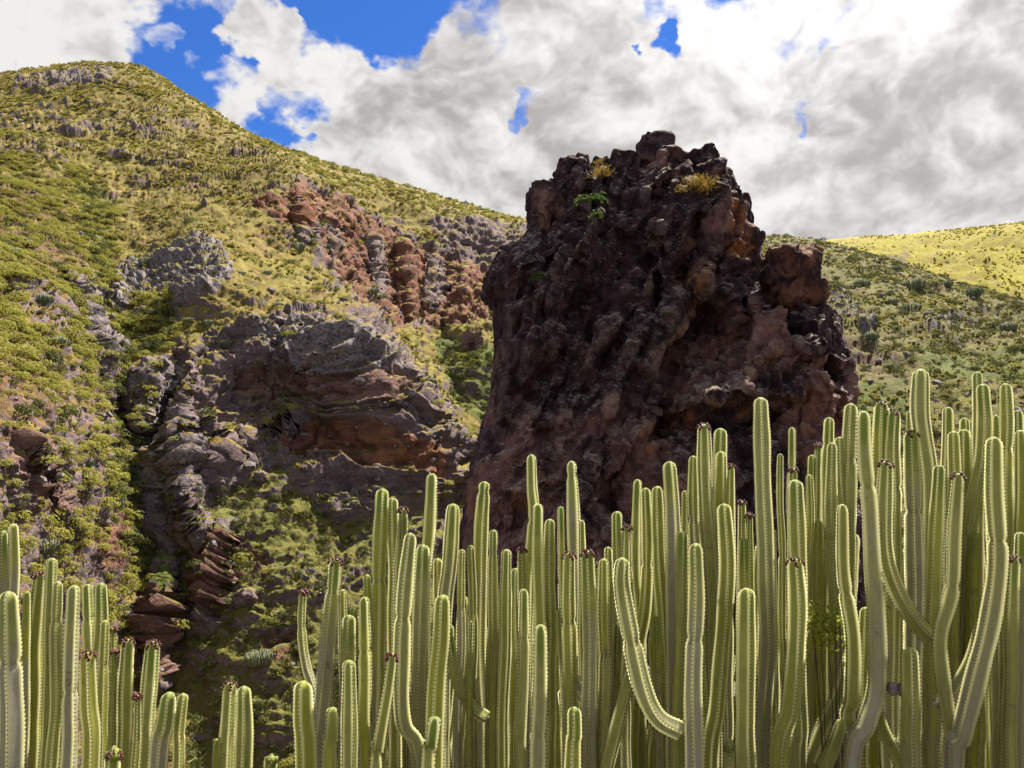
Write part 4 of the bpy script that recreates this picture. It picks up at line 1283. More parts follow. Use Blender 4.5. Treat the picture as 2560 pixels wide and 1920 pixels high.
# right clump, left part
st('E', 1855, 1253, 22, f=1, t=.6); st('E', 1874, 1286, 18, f=1, t=.7); st('E', 1860, 1345, 32, t=.85, d=2.95); st('E', 1866, 1470, 44, t=.6, d=2.7, g=1, p=[(1868, 1640), (1866, 1919)])
st('E', 1901, 993, 40, t=.2, d=3.1, p=[(1902, 1120), (1912, 1340), (1920, 1600), (1900, 1919)]); st('E', 1951, 1134, 20, t=.6, d=3.5); st('E', 1980, 1068, 28, t=.5, d=3.5); st('E', 2073, 1043, 34, t=.6, d=3.45, j=[70]); st('E', 2046, 1110, 20, f=1, t=.6, d=3.5)
st('E', 2030, 1137, 22, t=.7, d=3.45); st('E', 1987, 1199, 46, t=.35, d=2.9, p=[(1990, 1320), (1998, 1500), (1994, 1700)]); st('E', 2023, 1186, 24, t=.75, d=3.2); st('E', 1984, 1171, 24, f=1, t=.7, d=3.3)
st('E', 2080, 1106, 34, t=.45, d=3.1, p=[(2078, 1300), (2092, 1500), (2096, 1919)]); st('E', 2099, 1092, 28, t=.3, a=.2, d=3.3, p=[(2108, 1220), (2120, 1340)]); st('E', 2128, 1008, 40, t=.3, d=3.3, p=[(2122, 1150), (2120, 1400)])
st('E', 2159, 1027, 54, t=.05, a=.55, d=2.7, p=[(2164, 1140), (2172, 1270), (2184, 1420), (2196, 1560), (2192, 1716), (2170, 1811), (2130, 1925)]); st('E', 1987, 1396, 42, f=1, t=.5, d=2.65, g=1, p=[(1992, 1540), (1974, 1760), (1948, 1919)])
st('E', 2106, 1260, 44, t=.5, a=.15, d=2.8, j=[220, 515], p=[(2110, 1432), (2128, 1590), (2132, 1740), (2118, 1790), (2140, 1919)]); st('E', 1930, 1320, 24, t=.8, d=3.4); st('E', 2044, 1300, 26, t=.7, d=3.4)
# right clump, right part
st('F', 2204, 1003, 34, f=1, t=.6, d=3.4, g=1); st('F', 2236, 1024, 36, f=1, t=.55, d=3.35); st('F', 2274, 1027, 22, t=.6, d=3.6); st('F', 2302, 922, 46, t=.3, d=3.2, p=[(2304, 1020), (2310, 1090), (2322, 1200), (2326, 1500)])
st('F', 2370, 1017, 32, t=.6, d=3.5); st('F', 2411, 1044, 28, t=.7, d=3.6); st('F', 2410, 1073, 32, t=.75, d=3.45); st('F', 2444, 929, 26, t=.6, d=3.6); st('F', 2456, 960, 36, t=.45, d=3.35, p=[(2460, 1060), (2450, 1160), (2430, 1260), (2416, 1360), (2400, 1560)])
st('F', 2513, 958, 36, t=.7, d=3.4); st('F', 2490, 1037, 26, t=.7, d=3.6); st('F', 2545, 1025, 30, t=.6, d=3.6); st('F', 2552, 1075, 36, t=.6, d=3.3); st('F', 2485, 1092, 50, t=.1, a=.6, d=2.7, p=[(2490, 1240), (2494, 1400), (2474, 1550), (2440, 1700), (2404, 1830), (2384, 1925)])
st('F', 2277, 1078, 40, t=.5, d=3.1, f=1, p=[(2282, 1240), (2286, 1480), (2280, 1919)]); st('F', 2214, 1152, 38, f=1, t=.5, d=2.9, g=1, b=1, p=[(2210, 1280), (2216, 1390), (2244, 1480), (2284, 1555), (2322, 1592)]); st('F', 2384, 1078, 32, t=.55, d=3.3)
st('F', 2350, 1162, 36, t=.45, a=.2, d=3.0, p=[(2342, 1320), (2332, 1480), (2330, 1919)]); st('F', 2396, 1183, 46, f=1, t=.35, d=2.8, p=[(2388, 1320), (2376, 1470), (2354, 1590), (2362, 1720), (2390, 1919)]); st('F', 2275, 1618, 44, t=.55, d=2.65, g=1)
st('F', 2533, 1390, 36, f=1, t=.6, d=2.85, g=1, p=[(2528, 1560), (2524, 1919)]); st('F', 2552, 1330, 36, t=.2, a=.6, d=2.95, p=[(2546, 1500), (2540, 1919)]); st('F', 2590, 1200, 40, t=.5, d=3.0); st('F', 2620, 1080, 40, t=.5, d=3.2); st('F', 2440, 1330, 34, t=.7, d=3.3)

for X_, Y_, w_, t_ in [(2650, 1190, 40, .4), (2685, 1040, 38, .6), (2720, 1260, 42, .3), (2760, 1120, 36, .7), (2800, 1330, 40, .5), (2850, 1230, 36, .6), (2900, 1420, 40, .4)]:
    st('F', X_, Y_, w_, t=t_, d=3.1)
# leaning arms low in the clumps
for (pl, pts_, w_, d_) in [('E', [(2122, 1640), (2104, 1730), (2062, 1820), (2030, 1900)], 40, 2.95), ('E', [(2190, 1760), (2214, 1830), (2262, 1925)], 38, 2.9), ('E', [(2106, 1800), (2090, 1860), (2058, 1925)], 36, 2.75),
                           ('R', [(1596, 1620), (1560, 1740), (1516, 1925)], 36, 2.75), ('C', [(1404, 1520), (1420, 1660), (1470, 1760), (1504, 1790)], 34, 3.1),
                           ('F', [(2452, 1560), (2430, 1660), (2376, 1740), (2340, 1760)], 40, 2.85), ('M', [(900, 1640), (886, 1760), (846, 1860), (826, 1890)], 36, 2.95)]:
    st(pl, pts_[0][0], pts_[0][1], w_, t=.5, d=d_, b=1, p=pts_[1:])
# shorter stems deep inside the clumps
rf = random.Random(5)
for plant, xa, xb, ya, yb, n in [('L', -60, 330, 1640, 1860, 10), ('M', 780, 1110, 1500, 1800, 14), ('C', 1110, 1480, 1430, 1750, 18), ('R', 1480, 1840, 1380, 1750, 18), ('E', 1840, 2190, 1330, 1750, 18), ('F', 2190, 2900, 1260, 1700, 28)]:
    for i in range(n):
        X = xa + (xb - xa) * (i + rf.random()) / n
        st(plant, X, rf.uniform(ya, yb), rf.uniform(26, 36), t=rf.uniform(.4, .95), d=rf.uniform(3.5, 4.1), back=1, p=[(X + rf.uniform(-40, 40), 1919)], f=rf.random() < .04, g=rf.random() < .4)

PLANTS = {
    'L': ('candelabra spurge at the left edge of the picture, many upright stems', (-0.62 * 2.75, 2.75)),
    'G': ('two weathered grey spurge stems just right of the left edge clump', (-0.42 * 2.7, 2.75)),
    'T': ('small low spurge with a lone pair of green stems, between the two clumps', (-0.34 * 2.85, 2.9)),
    'M': ('spurge at the left end of the big clump, below the far cliff', (-0.15 * 2.9, 3.0)),
    'C': ('spurge in the middle of the big clump, in front of the rock tower foot', (0.02 * 3.0, 3.0)),
    'R': ('spurge with a strongly curved grey stem, in front of the rock tower', (0.20 * 3.0, 3.0)),
    'E': ('spurge right of the rock tower with a thick grey bent stem', (0.38 * 3.0, 3.0)),
    'F': ('tallest spurge, at the right edge, with knotted old stems', (0.56 * 3.0, 3.05)),
}
roots = {}
for k, (lab, (bx, by)) in PLANTS.items():
    e = empty('candelabra_spurge', (bx, by, float(ground_z(bx, by))))
    tag(e, lab, 'spurge plant', 'candelabra spurges in the foreground')
    roots[k] = e
rs_ = random.Random(11)
for i, s in enumerate(S):
    Y = s['Y']
    d = s.get('d') or 2.62 + (1900 - Y) / 1000.0 * 0.9 + rs_.uniform(-.06, .06)
    pts2 = [(s['X'], Y)] + list(s.get('p', []))
    if len(pts2) == 1:
        ln = rs_.uniform(-14, 14)
        pts2 += [(s['X'] + ln * .4, Y + (1919 - Y) * .45), (s['X'] + ln, max(1919, Y + 60))]
    if pts2[-1][1] < 1900 and not s.get('b'):
        lx = pts2[-1][0] - pts2[-2][0]
        pts2.append((pts2[-1][0] + max(-25, min(25, lx * .3)), 1930))
    dt = rs_.uniform(-.03, .03)
    P3 = [at_px(x, y, d + dt * (y - Y) / 800.0) for x, y in pts2]
    # stems are never quite straight
    dense = []
    for q0, q1 in zip(P3[:-1], P3[1:]):
        nn = max(1, int(np.linalg.norm(q1 - q0) / 0.16))
        for kk in range(nn):
            dense.append(q0 + (q1 - q0) * kk / nn + (0 if not dense else np.array([rs_.gauss(0, .0028), rs_.gauss(0, .004), 0])))
    P3 = dense + [P3[-1]]
    root = roots[s['plant']]
    if not s.get('b'):
        last = P3[-1]
        bx = last[0] * 0.72 + root.location.x * 0.28; by = last[1] * 0.85 + root.location.y * 0.15
        bz = float(ground_z(bx, by)) - 0.08
        P3.append((np.array(last) * 0.5 + np.array([bx, by, bz]) * 0.5) + np.array([(last[0] - bx) * 0.25, 0, 0]))
        P3.append(np.array([bx, by, bz]))
    R = s['w'] * 0.5 * d / F_PX * 1.10 * rs_.uniform(.94, 1.10)
    ribs = 5 if rs_.random() < .35 else 4
    rot = rs_.uniform(0, 6.28)
    vis = (1935 - Y) / F_PX * d * 1.06 if not s.get('b') else 9.0
    joints = [j * d / F_PX for j in s.get('j', [])]
    tone = min(1, max(0, s.get('t', .5) + rs_.uniform(-.2, .3)))
    if not joints and rs_.random() < .4:
        joints = [rs_.uniform(.12, .45)]
    me, spm, fr = make_stem(P3, R, ribs, rot, tone, s.get('a', 0.0 if s.get('back') else rs_.choice([.0, .05, .1, .2, .35, .5, .75, .95])), vis, i, joints, detail=1 if s.get('back') else 2)
    o = add_obj('stem', me, root)
    o.matrix_parent_inverse = Matrix.Translation(-root.location)
    if spm:
        so = add_obj('spines', spm, o)
        so['kind'] = 'stuff'
    if s.get('f'):
        add_obj('fruit_cluster', fruit_mesh(fr, R * 0.84, ribs, i), o)

def knob(name, P, rad, seed, parent, fingers=0):
    d = ICO_V.copy()
    # one subdivision
    vv = [tuple(v) for v in d]; ff = []
    cache = {}
    def mid(i_, j_):
        kk = (min(i_, j_), max(i_, j_))
        if kk not in cache:
            m_ = (np.array(vv[i_]) + np.array(vv[j_])) / 2
            vv.append(tuple(m_ / np.linalg.norm(m_))); cache[kk] = len(vv) - 1
        return cache[kk]
    for (a_, b_, c_) in ICO_F:
        ab, bc, ca = mid(a_, b_), mid(b_, c_), mid(c_, a_)
        ff += [(a_, ab, ca), (b_, bc, ab), (c_, ca, bc), (ab, bc, ca)]
    v = np.array(vv)
    v = v * (1 + 0.28 * fbm(v * 1.5 + seed, 3))[:, None] * np.asarray(rad)
    F_ = [np.array(ff)]
    VV = [v]; o_ = len(v)
    rs = np.random.default_rng(seed)
    for k in range(fingers):
        az = rs.uniform(-.9, .9); el = rs.uniform(-.7, .7)
        dr = np.array([math.cos(az) * math.cos(el), -0.5 * math.sin(az), math.sin(el)]); dr /= np.linalg.norm(dr)
        s1 = np.cross(dr, [0, .3, 1.0]); s1 /= np.linalg.norm(s1); s2 = np.cross(dr, s1)
        L_ = rs.uniform(.025, .05)
        ring = []
        for t_, r_ in ((0.0, .0035), (.6, .0042), (1.0, .0012)):
            for q in range(4):
                ring.append(dr * (L_ * t_ + rad[0] * .7) + (s1 * math.cos(q * 1.57) + s2 * math.sin(q * 1.57)) * r_)
        VV.append(np.array(ring))
        for lv in (0, 4):
            q4 = [(o_ + lv + q, o_ + lv + (q + 1) % 4, o_ + lv + 4 + (q + 1) % 4, o_ + lv + 4 + q) for q in range(4)]
            F_.append(np.array(q4))
        o_ += 12
    me = mesh_from(name, np.concatenate(VV), F_, M_BARK)
    o = add_obj(name, me, parent)
    o.matrix_parent_inverse = Matrix.Translation(-parent.location)
    o.location = Vector(P) * 1.012
    o.scale = (.78,) * 3
    return o


o = knob('withered_bud', tuple(at_px(2232.0, 1722.0, 2.64)), (.022, .022, .032), 3, roots['E'], 14)
o['label'] = 'withered grey bud with dry fingers on the thick bent stem'
for (X, Y, d_, r_) in [(1214, 1795, 2.93, (.017, .017, .017)), (2320, 1592, 2.91, (.018, .018, .02)), (1700, 1826, 2.5, (.016, .016, .02))]:
    knob('woody_knot', tuple(at_px(float(X), float(Y), d_)), r_, X, roots['C' if X < 1500 else ('R' if X < 1900 else 'F')])
# ------------------------------------------------------------------ vegetation on the hillsides
def sample_sheet(sh, dens, n, rng, xlo=-1e9, xhi=1e9):
    P = sh.P
    a = np.linalg.norm(np.cross(P[1:, :-1] - P[:-1, :-1], P[:-1, 1:] - P[:-1, :-1]), axis=2)
    wgt = a * dens[:-1, :-1]
    wgt = np.clip(wgt, 0, np.percentile(wgt, 99.5))
    cdf = np.cumsum(wgt.ravel())
    pick = np.searchsorted(cdf, rng.random(n) * cdf[-1])
    j, i = np.unravel_index(np.clip(pick, 0, wgt.size - 1), wgt.shape)
    u, v = rng.random((n, 1)), rng.random((n, 1))
    p = P[j, i] * (1 - u) * (1 - v) + P[j, i + 1] * u * (1 - v) + P[j + 1, i] * (1 - u) * v + P[j + 1, i + 1] * u * v
    return p, sh.X[j, i], sh.Y[j, i], j, i


def leaf_material(name, c1, c2, c3, transl=0.25):
    m, t, bs = material(name)
    oi = t.new('ShaderNodeObjectInfo')
    geo = t.new('ShaderNodeNewGeometry')
    n1 = t.noise(geo.outputs['Position'], 3.0, 3, 0.6)
    c = t.mix(oi.outputs['Random'], c1, c2)
    c = t.mix(t.step(n1, 0.4, 0.7), c, c3)
    t.put(bs.inputs['Base Color'], c)
    bs.inputs['Roughness'].default_value = 0.75
    bs.inputs['Specular IOR Level'].default_value = 0.2
    tr = t.new('ShaderNodeBsdfTranslucent'); t.put(tr.inputs['Color'], c)
    mx = t.new('ShaderNodeMixShader'); mx.inputs[0].default_value = transl
    t.l.new(bs.outputs[0], mx.inputs[1]); t.l.new(tr.outputs[0], mx.inputs[2])
    t.l.new(mx.outputs[0], m.node_tree.nodes['Material Output'].inputs['Surface'])
    return m


M_SHRUB = leaf_material('shrub_leaves', (0.270, 0.260, 0.045), (0.345, 0.315, 0.070), (0.195, 0.200, 0.036), 0.32)
M_DARKSH = leaf_material('dark_shrub_leaves', (0.085, 0.095, 0.026), (0.125, 0.125, 0.034), (0.065, 0.072, 0.024))
M_TUFT = leaf_material('dry_tufts', (0.215, 0.195, 0.040), (0.170, 0.175, 0.034), (0.225, 0.165, 0.060), 0.4)
M_TUFTY = leaf_material('yellow_tufts', (0.24, 0.215, 0.012), (0.20, 0.185, 0.016), (0.16, 0.13, 0.03), 0.35)
M_CAND = leaf_material('far_spurge_skin', (0.135, 0.165, 0.105), (0.165, 0.180, 0.120), (0.105, 0.120, 0.070), 0.1)
M_GOLD = leaf_material('golden_twigs', (0.30, 0.185, 0.022), (0.24, 0.150, 0.020), (0.175, 0.120, 0.020), 0.4)
M_GREEN = leaf_material('bright_leaves', (0.065, 0.115, 0.020), (0.100, 0.140, 0.024), (0.045, 0.080, 0.016), 0.3)
M_LIME = leaf_material('lime_leaves', (0.27, 0.28, 0.030), (0.21, 0.24, 0.030), (0.13, 0.16, 0.025), 0.4)
M_TWIG = plain_material('twig_bark', (0.115, 0.080, 0.052), (0.060, 0.042, 0.030), 8, 0.9)


def rosette_dome(seed, n, flat=0.62, leaf=0.20, spread=1.0, rag=0.16):
    """a cushion shrub: rosettes of short leaves over a dome, on forked stems"""
    rs = np.random.default_rng(seed)
    V, Fq, o = [], [], 0
    for k in range(n):
        a = k * 2.39996 + rs.normal() * .2
        cz = 1 - (k + .5) / n * 1.05
        sr = math.sqrt(max(0, 1 - cz * cz))
        rr = 1 + rs.normal() * rag
        out = np.array([sr * math.cos(a), sr * math.sin(a), cz])
        c = out * rr * np.array([spread, spread, flat]) + np.array([0, 0, .12])
        nrm = out * np.array([1, 1, 1.3]); nrm /= np.linalg.norm(nrm)
        t1 = np.cross(nrm, [0.3, .2, .9]); t1 /= np.linalg.norm(t1) + 1e-6
        t2 = np.cross(nrm, t1)
        ls = leaf * (0.75 + .5 * rs.random())
        m = 5
        for l in range(m):
            b = l * 2 * math.pi / m + rs.random()
            dr = t1 * math.cos(b) + t2 * math.sin(b)
            sd = np.cross(nrm, dr)
            V += [c, c + dr * ls * .55 + nrm * ls * .35 + sd * ls * .3, c + dr * ls + nrm * ls * .25, c + dr * ls * .55 + nrm * ls * .35 - sd * ls * .3]
            Fq.append((o, o + 1, o + 2, o + 3)); o += 4
    V = np.array(V); V[:, 2] = np.maximum(V[:, 2], 0.0)
    return V, np.array(Fq)


def stalks(seed, n, h=0.5, r=0.03):
    rs = np.random.default_rng(seed)
    V, Fq, o = [], [], 0
    for k in range(n):
        a = rs.random() * 6.28; l = rs.uniform(.3, .8)
        top = np.array([math.cos(a) * l, math.sin(a) * l, h * rs.uniform(.6, 1)])
        for base, rad in ((np.array([math.cos(a) * .05, math.sin(a) * .05, -.15]), r), (top, r * .5)):
            for q in range(4):
                V.append(base + np.array([math.cos(q * 1.57), math.sin(q * 1.57), 0]) * rad)
        for q in range(4):
            Fq.append((o + q, o + (q + 1) % 4, o + 4 + (q + 1) % 4, o + 4 + q))
        o += 8
    return np.array(V), np.array(Fq)


def candelabra(seed, n):
    rs = np.random.default_rng(seed)
    V, Fq, o = [], [], 0
    for k in range(n):
        a = rs.random() * 6.28; l = math.sqrt(rs.random())
        b = np.array([math.cos(a), math.sin(a), 0]) * l
        pts = [b * .45 + np.array([0, 0, -.15]), b * .85 + np.array([0, 0, .25]), b + np.array([0, 0, .6]), b * 1.04 + np.array([0, 0, rs.uniform(.75, 1.15) * (1.05 - .35 * l)])]
        for j, p in enumerate(pts):
            rad = .055 * (1, 1, 1, .6)[j]
            for q in range(4):
                V.append(p + np.array([math.cos(q * 1.57 + k), math.sin(q * 1.57 + k), 0]) * rad)
        for j in range(3):
            for q in range(4):
                Fq.append((o + j * 4 + q, o + j * 4 + (q + 1) % 4, o + j * 4 + 4 + (q + 1) % 4, o + j * 4 + 4 + q))
        Fq.append((o + 12, o + 13, o + 14, o + 15))
        o += 16
    return np.array(V), np.array(Fq)


def tuft(seed, n):
    rs = np.random.default_rng(seed)
    V, Fq, o = [], [], 0
    for k in range(n):
        a = rs.random() * 6.28; l = rs.uniform(.2, 1.0)
        dr = np.array([math.cos(a), math.sin(a), 0]); sd = np.array([-math.sin(a), math.cos(a), 0])
        b = dr * .25 * rs.random(); h = rs.uniform(.5, 1.0) * (1.1 - .5 * l)
        w_ = .16
        V += [b - sd * w_, b + sd * w_, b + dr * l * .6 + sd * w_ * .8 + np.array([0, 0, h]), b + dr * l * .7 - sd * w_ * .5 + np.array([0, 0, h * .9])]
        Fq.append((o, o + 1, o + 2, o + 3)); o += 4
    return np.array(V), np.array(Fq)


def proto(name, me):
    return bpy.data.objects.new(name, me)


def gn_scatter(name, pts, scl, rotz, proto_obs, rng, tilt=None):
    """one object of kind stuff that carries many small plants"""
    tree = bpy.data.node_groups.new(name, 'GeometryNodeTree')
    tree.interface.new_socket('Geometry', in_out='INPUT', socket_type='NodeSocketGeometry')
    tree.interface.new_socket('Geometry', in_out='OUTPUT', socket_type='NodeSocketGeometry')
    gi = tree.nodes.new('NodeGroupInput'); go = tree.nodes.new('NodeGroupOutput')
    join = tree.nodes.new('GeometryNodeJoinGeometry')
    def named(nm, typ):
        nd = tree.nodes.new('GeometryNodeInputNamedAttribute'); nd.data_type = typ
        nd.inputs['Name'].default_value = nm
        return nd.outputs['Attribute']
    sc_, rz_, kd_ = named('scl', 'FLOAT'), named('rotz', 'FLOAT'), named('pick', 'FLOAT')
    cx = tree.nodes.new('ShaderNodeCombineXYZ'); tree.links.new(rz_, cx.inputs['Z'])
    for k, ob in enumerate(proto_obs):
        oi = tree.nodes.new('GeometryNodeObjectInfo'); oi.inputs['Object'].default_value = ob; oi.inputs['As Instance'].default_value = True
        cmp_ = tree.nodes.new('FunctionNodeCompare'); cmp_.data_type = 'FLOAT'; cmp_.operation = 'EQUAL'
        tree.links.new(kd_, cmp_.inputs[0]); cmp_.inputs[1].default_value = float(k); cmp_.inputs['Epsilon'].default_value = 0.1
        ip = tree.nodes.new('GeometryNodeInstanceOnPoints')
        tree.links.new(gi.outputs[0], ip.inputs['Points'])
        tree.links.new(cmp_.outputs[0], ip.inputs['Selection'])
        tree.links.new(oi.outputs['Geometry'], ip.inputs['Instance'])
        tree.links.new(cx.outputs[0], ip.inputs['Rotation'])
        tree.links.new(sc_, ip.inputs['Scale'])
        tree.links.new(ip.outputs[0], join.inputs[0])
    tree.links.new(join.outputs[0], go.inputs[0])
    me = bpy.data.meshes.new(name)
    me.vertices.add(len(pts)); me.vertices.foreach_set('co', np.asarray(pts, np.float32).ravel())
    for nm, v in (('scl', scl), ('rotz', rotz), ('pick', rng.integers(0, len(proto_obs), len(pts)))):
        at = me.attributes.new(nm, 'FLOAT', 'POINT'); at.data.foreach_set('value', np.asarray(v, np.float32))
    me.update()
    o = add_obj(name, me)
    md = o.modifiers.new('scatter', 'NODES'); md.node_group = tree
    return o


def shrub_meshes(mat, seeds, n, **kw):
    out = []
    for sd in seeds:
        V, Fq = rosette_dome(sd, n, **kw)
        out.append(mesh_from('foliage', V, Fq, mat, smooth=False))
    return out


SH_ME = shrub_meshes(M_SHRUB, (1, 2, 3, 4), 70)
DK_ME = shrub_meshes(M_DARKSH, (5, 6, 7), 55, flat=.75, leaf=.26, rag=.25)
STALK_ME = []
for sd in (1, 2):
    V, Fq = stalks(sd, 9)
    STALK_ME.append(mesh_from('stems', V, Fq, M_TWIG))
rgv = np.random.default_rng(21)

XA, YA, ZA = hillA.X, hillA.Y, hillA.Z
_pf = hillA.P.reshape(-1, 3)
WBX = (fbm(_pf * 0.035 + 9, 4, 0.6) * 55).reshape(XA.shape); WBY = (fbm(_pf * 0.035 + 19, 4, 0.6) * 55).reshape(XA.shape)
LEFT = pip(XA + WBX, YA + WBY, [(-260, 330), (110, 325), (225, 400), (240, 640), (330, 690), (290, 850), (300, 1000), (340, 1250), (300, 1500), (-260, 1500)]).astype(float)
LEFT = blur(LEFT, 6)
GULLY = pip(XA + WBX * .5, YA + WBY * .5, [(180, 420), (240, 420), (240, 640), (330, 690), (390, 660), (380, 740), (290, 860), (330, 1230), (250, 1240), (190, 1000), (235, 850), (210, 700)]).astype(float)
RIDGEG = pip(XA, YA, [(560, 300), (700, 350), (1140, 478), (1000, 480), (820, 440), (700, 410)]).astype(float)
LOWER = pip(XA, YA, [(400, 1050), (700, 1130), (800, 1150), (1000, 1200), (1000, 1700), (350, 1700), (380, 1300)]).astype(float)
open_ = 1 - 0.85 * np.clip(ZA['rocky'], 0, 1)
clump = sstep(fbm(hillA.P.reshape(-1, 3) * 0.07 + 3, 3).reshape(XA.shape), -0.25, 0.3)

# cushion shrubs
dens = open_ * (LEFT * (0.25 + 0.75 * clump) + 0.5 * GULLY + 0.10 * RIDGEG + 0.03)
p, px, py, jj, ii = sample_sheet(hillA, dens, 4300, rgv)
r = np.clip(rgv.lognormal(-0.22, 0.38, len(p)), 0.3, 1.7) * np.where(py > 800, 0.85, 1.0)
vis_ = (px > 4) & (px < 420) & (py > 330) & (py < 1180)
app = np.where(vis_, r / np.linalg.norm(p, axis=1), 0)
order = np.argsort(-app)
single = order[:230]
rest = np.setdiff1d(np.arange(len(p)), single)
def shrub_label(x, y, rad):
    size = 'large' if rad > 1.05 else ('small' if rad < 0.62 else 'middling')
    if y > 1010: where = 'at the left slope foot, above the left edge spurge'
    elif y > 860: where = 'low on the left slope, left of the dark gully wall'
    elif x > 230: where = 'in the green gully under the pale grey outcrop'
    elif x > 150 and y > 600: where = 'along the left bank of the gully'
    elif x > 150: where = 'at the head of the gully, on the upper left slope'
    elif y > 700: where = 'on the broad middle of the left slope'
    elif y > 520: where = 'on the left slope, level with the pale grey outcrop'
    else: where = 'high on the left slope, below the summit grassland'
    return f'{size} cushion shrub {where}', f'cushion shrubs {where}'


base_sh = []
for k, me in enumerate(SH_ME):
    e = bpy.data.objects.new('cushion_shrub', None)
    base_sh.append((e, [bpy.data.objects.new('foliage', me), bpy.data.objects.new('stems', STALK_ME[k % 2])]))
for k in single:
    e0, parts = base_sh[int(rgv.integers(0, 4))]
    e = e0.copy(); COL.objects.link(e)
    e.location = p[k]; e.rotation_euler = (0, 0, rgv.random() * 6.28); e.scale = (r[k], r[k], r[k] * rgv.uniform(.85, 1.15))
    for pt in parts:
        c = pt.copy(); COL.objects.link(c); c.parent = e
    lab, grp = shrub_label(px[k], py[k], r[k])
    tag(e, lab, 'shrub', grp)
PRO_SH = [proto('cushion_shrub_form', me) for me in SH_ME]
o = gn_scatter('cushion_shrubs', p[rest], r[rest], rgv.random(len(rest)) * 6.28, PRO_SH, rgv)
tag(o, 'yellow-green cushion shrubs scattered thickly over the left hillside', 'shrubs', kind='stuff')

# darker scrub
dens = (0.25 + open_) * (0.10 + 0.5 * GULLY + 0.35 * LEFT * (1 - clump) + 1.2 * ZA['lush'] + 1.6 * LOWER + 0.05 * RIDGEG)
p, px, py, jj, ii = sample_sheet(hillA, dens, 4600, rgv)
r = np.clip(rgv.lognormal(-0.55, 0.45, len(p)), 0.2, 1.5) * np.where((py > 1040) & (px > 330), 0.62, 1.0)
PRO_DK = [proto('scrub_form', me) for me in DK_ME]
pB, pxB, pyB, jB, iB = sample_sheet(hillB, (1 - .4 * hillB.Z['rocky']) * (hillB.X > 1600), 2300, rgv)
p = np.concatenate([p, pB]); r = np.concatenate([r, np.clip(rgv.lognormal(-1.1, 0.45, len(pB)), 0.12, .9)])
o = gn_scatter('dark_scrub', p, r, rgv.random(len(p)) * 6.28, PRO_DK, rgv)
tag(o, 'dark green scrub dotted over the hillsides', 'scrub', kind='stuff')

# dry tufts and low herbs
PRO_TF = []
for sd in (1, 2, 3):
    V, Fq = tuft(sd, 16); PRO_TF.append(proto('tuft_form', mesh_from('tuft', V, Fq, M_TUFT, smooth=False)))
dens = (0.12 + open_) * (0.12 + 1.3 * clump ** 2)
p, *_ = sample_sheet(hillA, dens, 15000, rgv)
clB = sstep(fbm(hillB.P.reshape(-1, 3) * 0.12 + 3, 4).reshape(hillB.X.shape), -0.2, 0.3)
pB, *_ = sample_sheet(hillB, (1.1 - .8 * hillB.Z['rocky']) * (hillB.X > 1600) * (.1 + clB), 9000, rgv)
dist = np.linalg.norm(p, axis=1); 
r = np.concatenate([rgv.uniform(.25, .75, len(p)) * (0.6 + dist / 300), rgv.uniform(.15, .45, len(pB))])
p = np.concatenate([p, pB])
o = gn_scatter('dry_tufts', p, r, rgv.random(len(p)) * 6.28, PRO_TF, rgv)
tag(o, 'dry yellowish tufts and herbs covering the hillsides', 'grass', kind='stuff')
V, Fq = tuft(9, 16); PRO_TY = [proto('yellow_tuft_form', mesh_from('tuft', V, Fq, M_TUFTY, smooth=False))]
clC = sstep(fbm(hillC.P.reshape(-1, 3) * 0.03 + 3, 4).reshape(hillC.X.shape), -0.15, 0.3)
pC, *_ = sample_sheet(hillC, (1 - .7 * hillC.Z['rocky']) * (.06 + clC), 4500, rgv)
o = gn_scatter('yellow_tufts', pC, rgv.uniform(.5, 1.3, len(pC)), rgv.random(len(pC)) * 6.28, PRO_TY, rgv)
tag(o, 'bright yellow flowering herbs covering the far right hill', 'grass', kind='stuff')

# loose stones below and between the outcrops
def stone_me(sd, mat):
    rs = np.random.default_rng(sd)
    v = ICO_V * (0.75 + .5 * rs.random((12, 1))) * np.array([1, .8, .7])
    return mesh_from('stone', v, ICO_F, mat, {'rocky': np.ones(12), 'red': np.zeros(12), 'lush': np.zeros(12), 'grey': np.full(12, .8)}, smooth=False)
PRO_ST = [proto('stone_form', stone_me(k, M_HILL)) for k in range(4)]
dens = np.clip(ZA['grey'] * 1.2 + 0.35 * ZA['rocky'] + 0.02, 0, 2)
p, *_ = sample_sheet(hillA, dens, 3600, rgv)
pB, *_ = sample_sheet(hillB, (hillB.Z['rocky'] * .8 + hillB.Z['grey'] * 1.5 + .04) * (hillB.X > 1600), 1100, rgv)
r = np.concatenate([np.clip(rgv.lognormal(-0.95, 0.5, len(p)), .15, 1.3), np.clip(rgv.lognormal(-1.35, 0.5, len(pB)), .08, .8)])
p = np.concatenate([p, pB])
o = gn_scatter('loose_stones', p, r, rgv.random(len(p)) * 6.28, PRO_ST, rgv)
tag(o, 'loose grey stones strewn among the outcrops', 'stones', kind='stuff')


# ------------------------------------------------------------------ single things on the slopes
def on_sheet(sh, X, Y):
    k = np.argmin((sh.X - X) ** 2 + (sh.Y - Y) ** 2)
    j, i = np.unravel_index(k, sh.X.shape)
    return sh.P[j, i]


def px_of(P):
    P = np.asarray(P, float)
    c, s_ = math.cos(PITCH), math.sin(PITCH)
    fw = P[..., 1] * c + P[..., 2] * s_
    up = -P[..., 1] * s_ + P[..., 2] * c
    return (1280 + F_PX * P[..., 0] / fw) / K, (960 - F_PX * up / fw) / K, fw


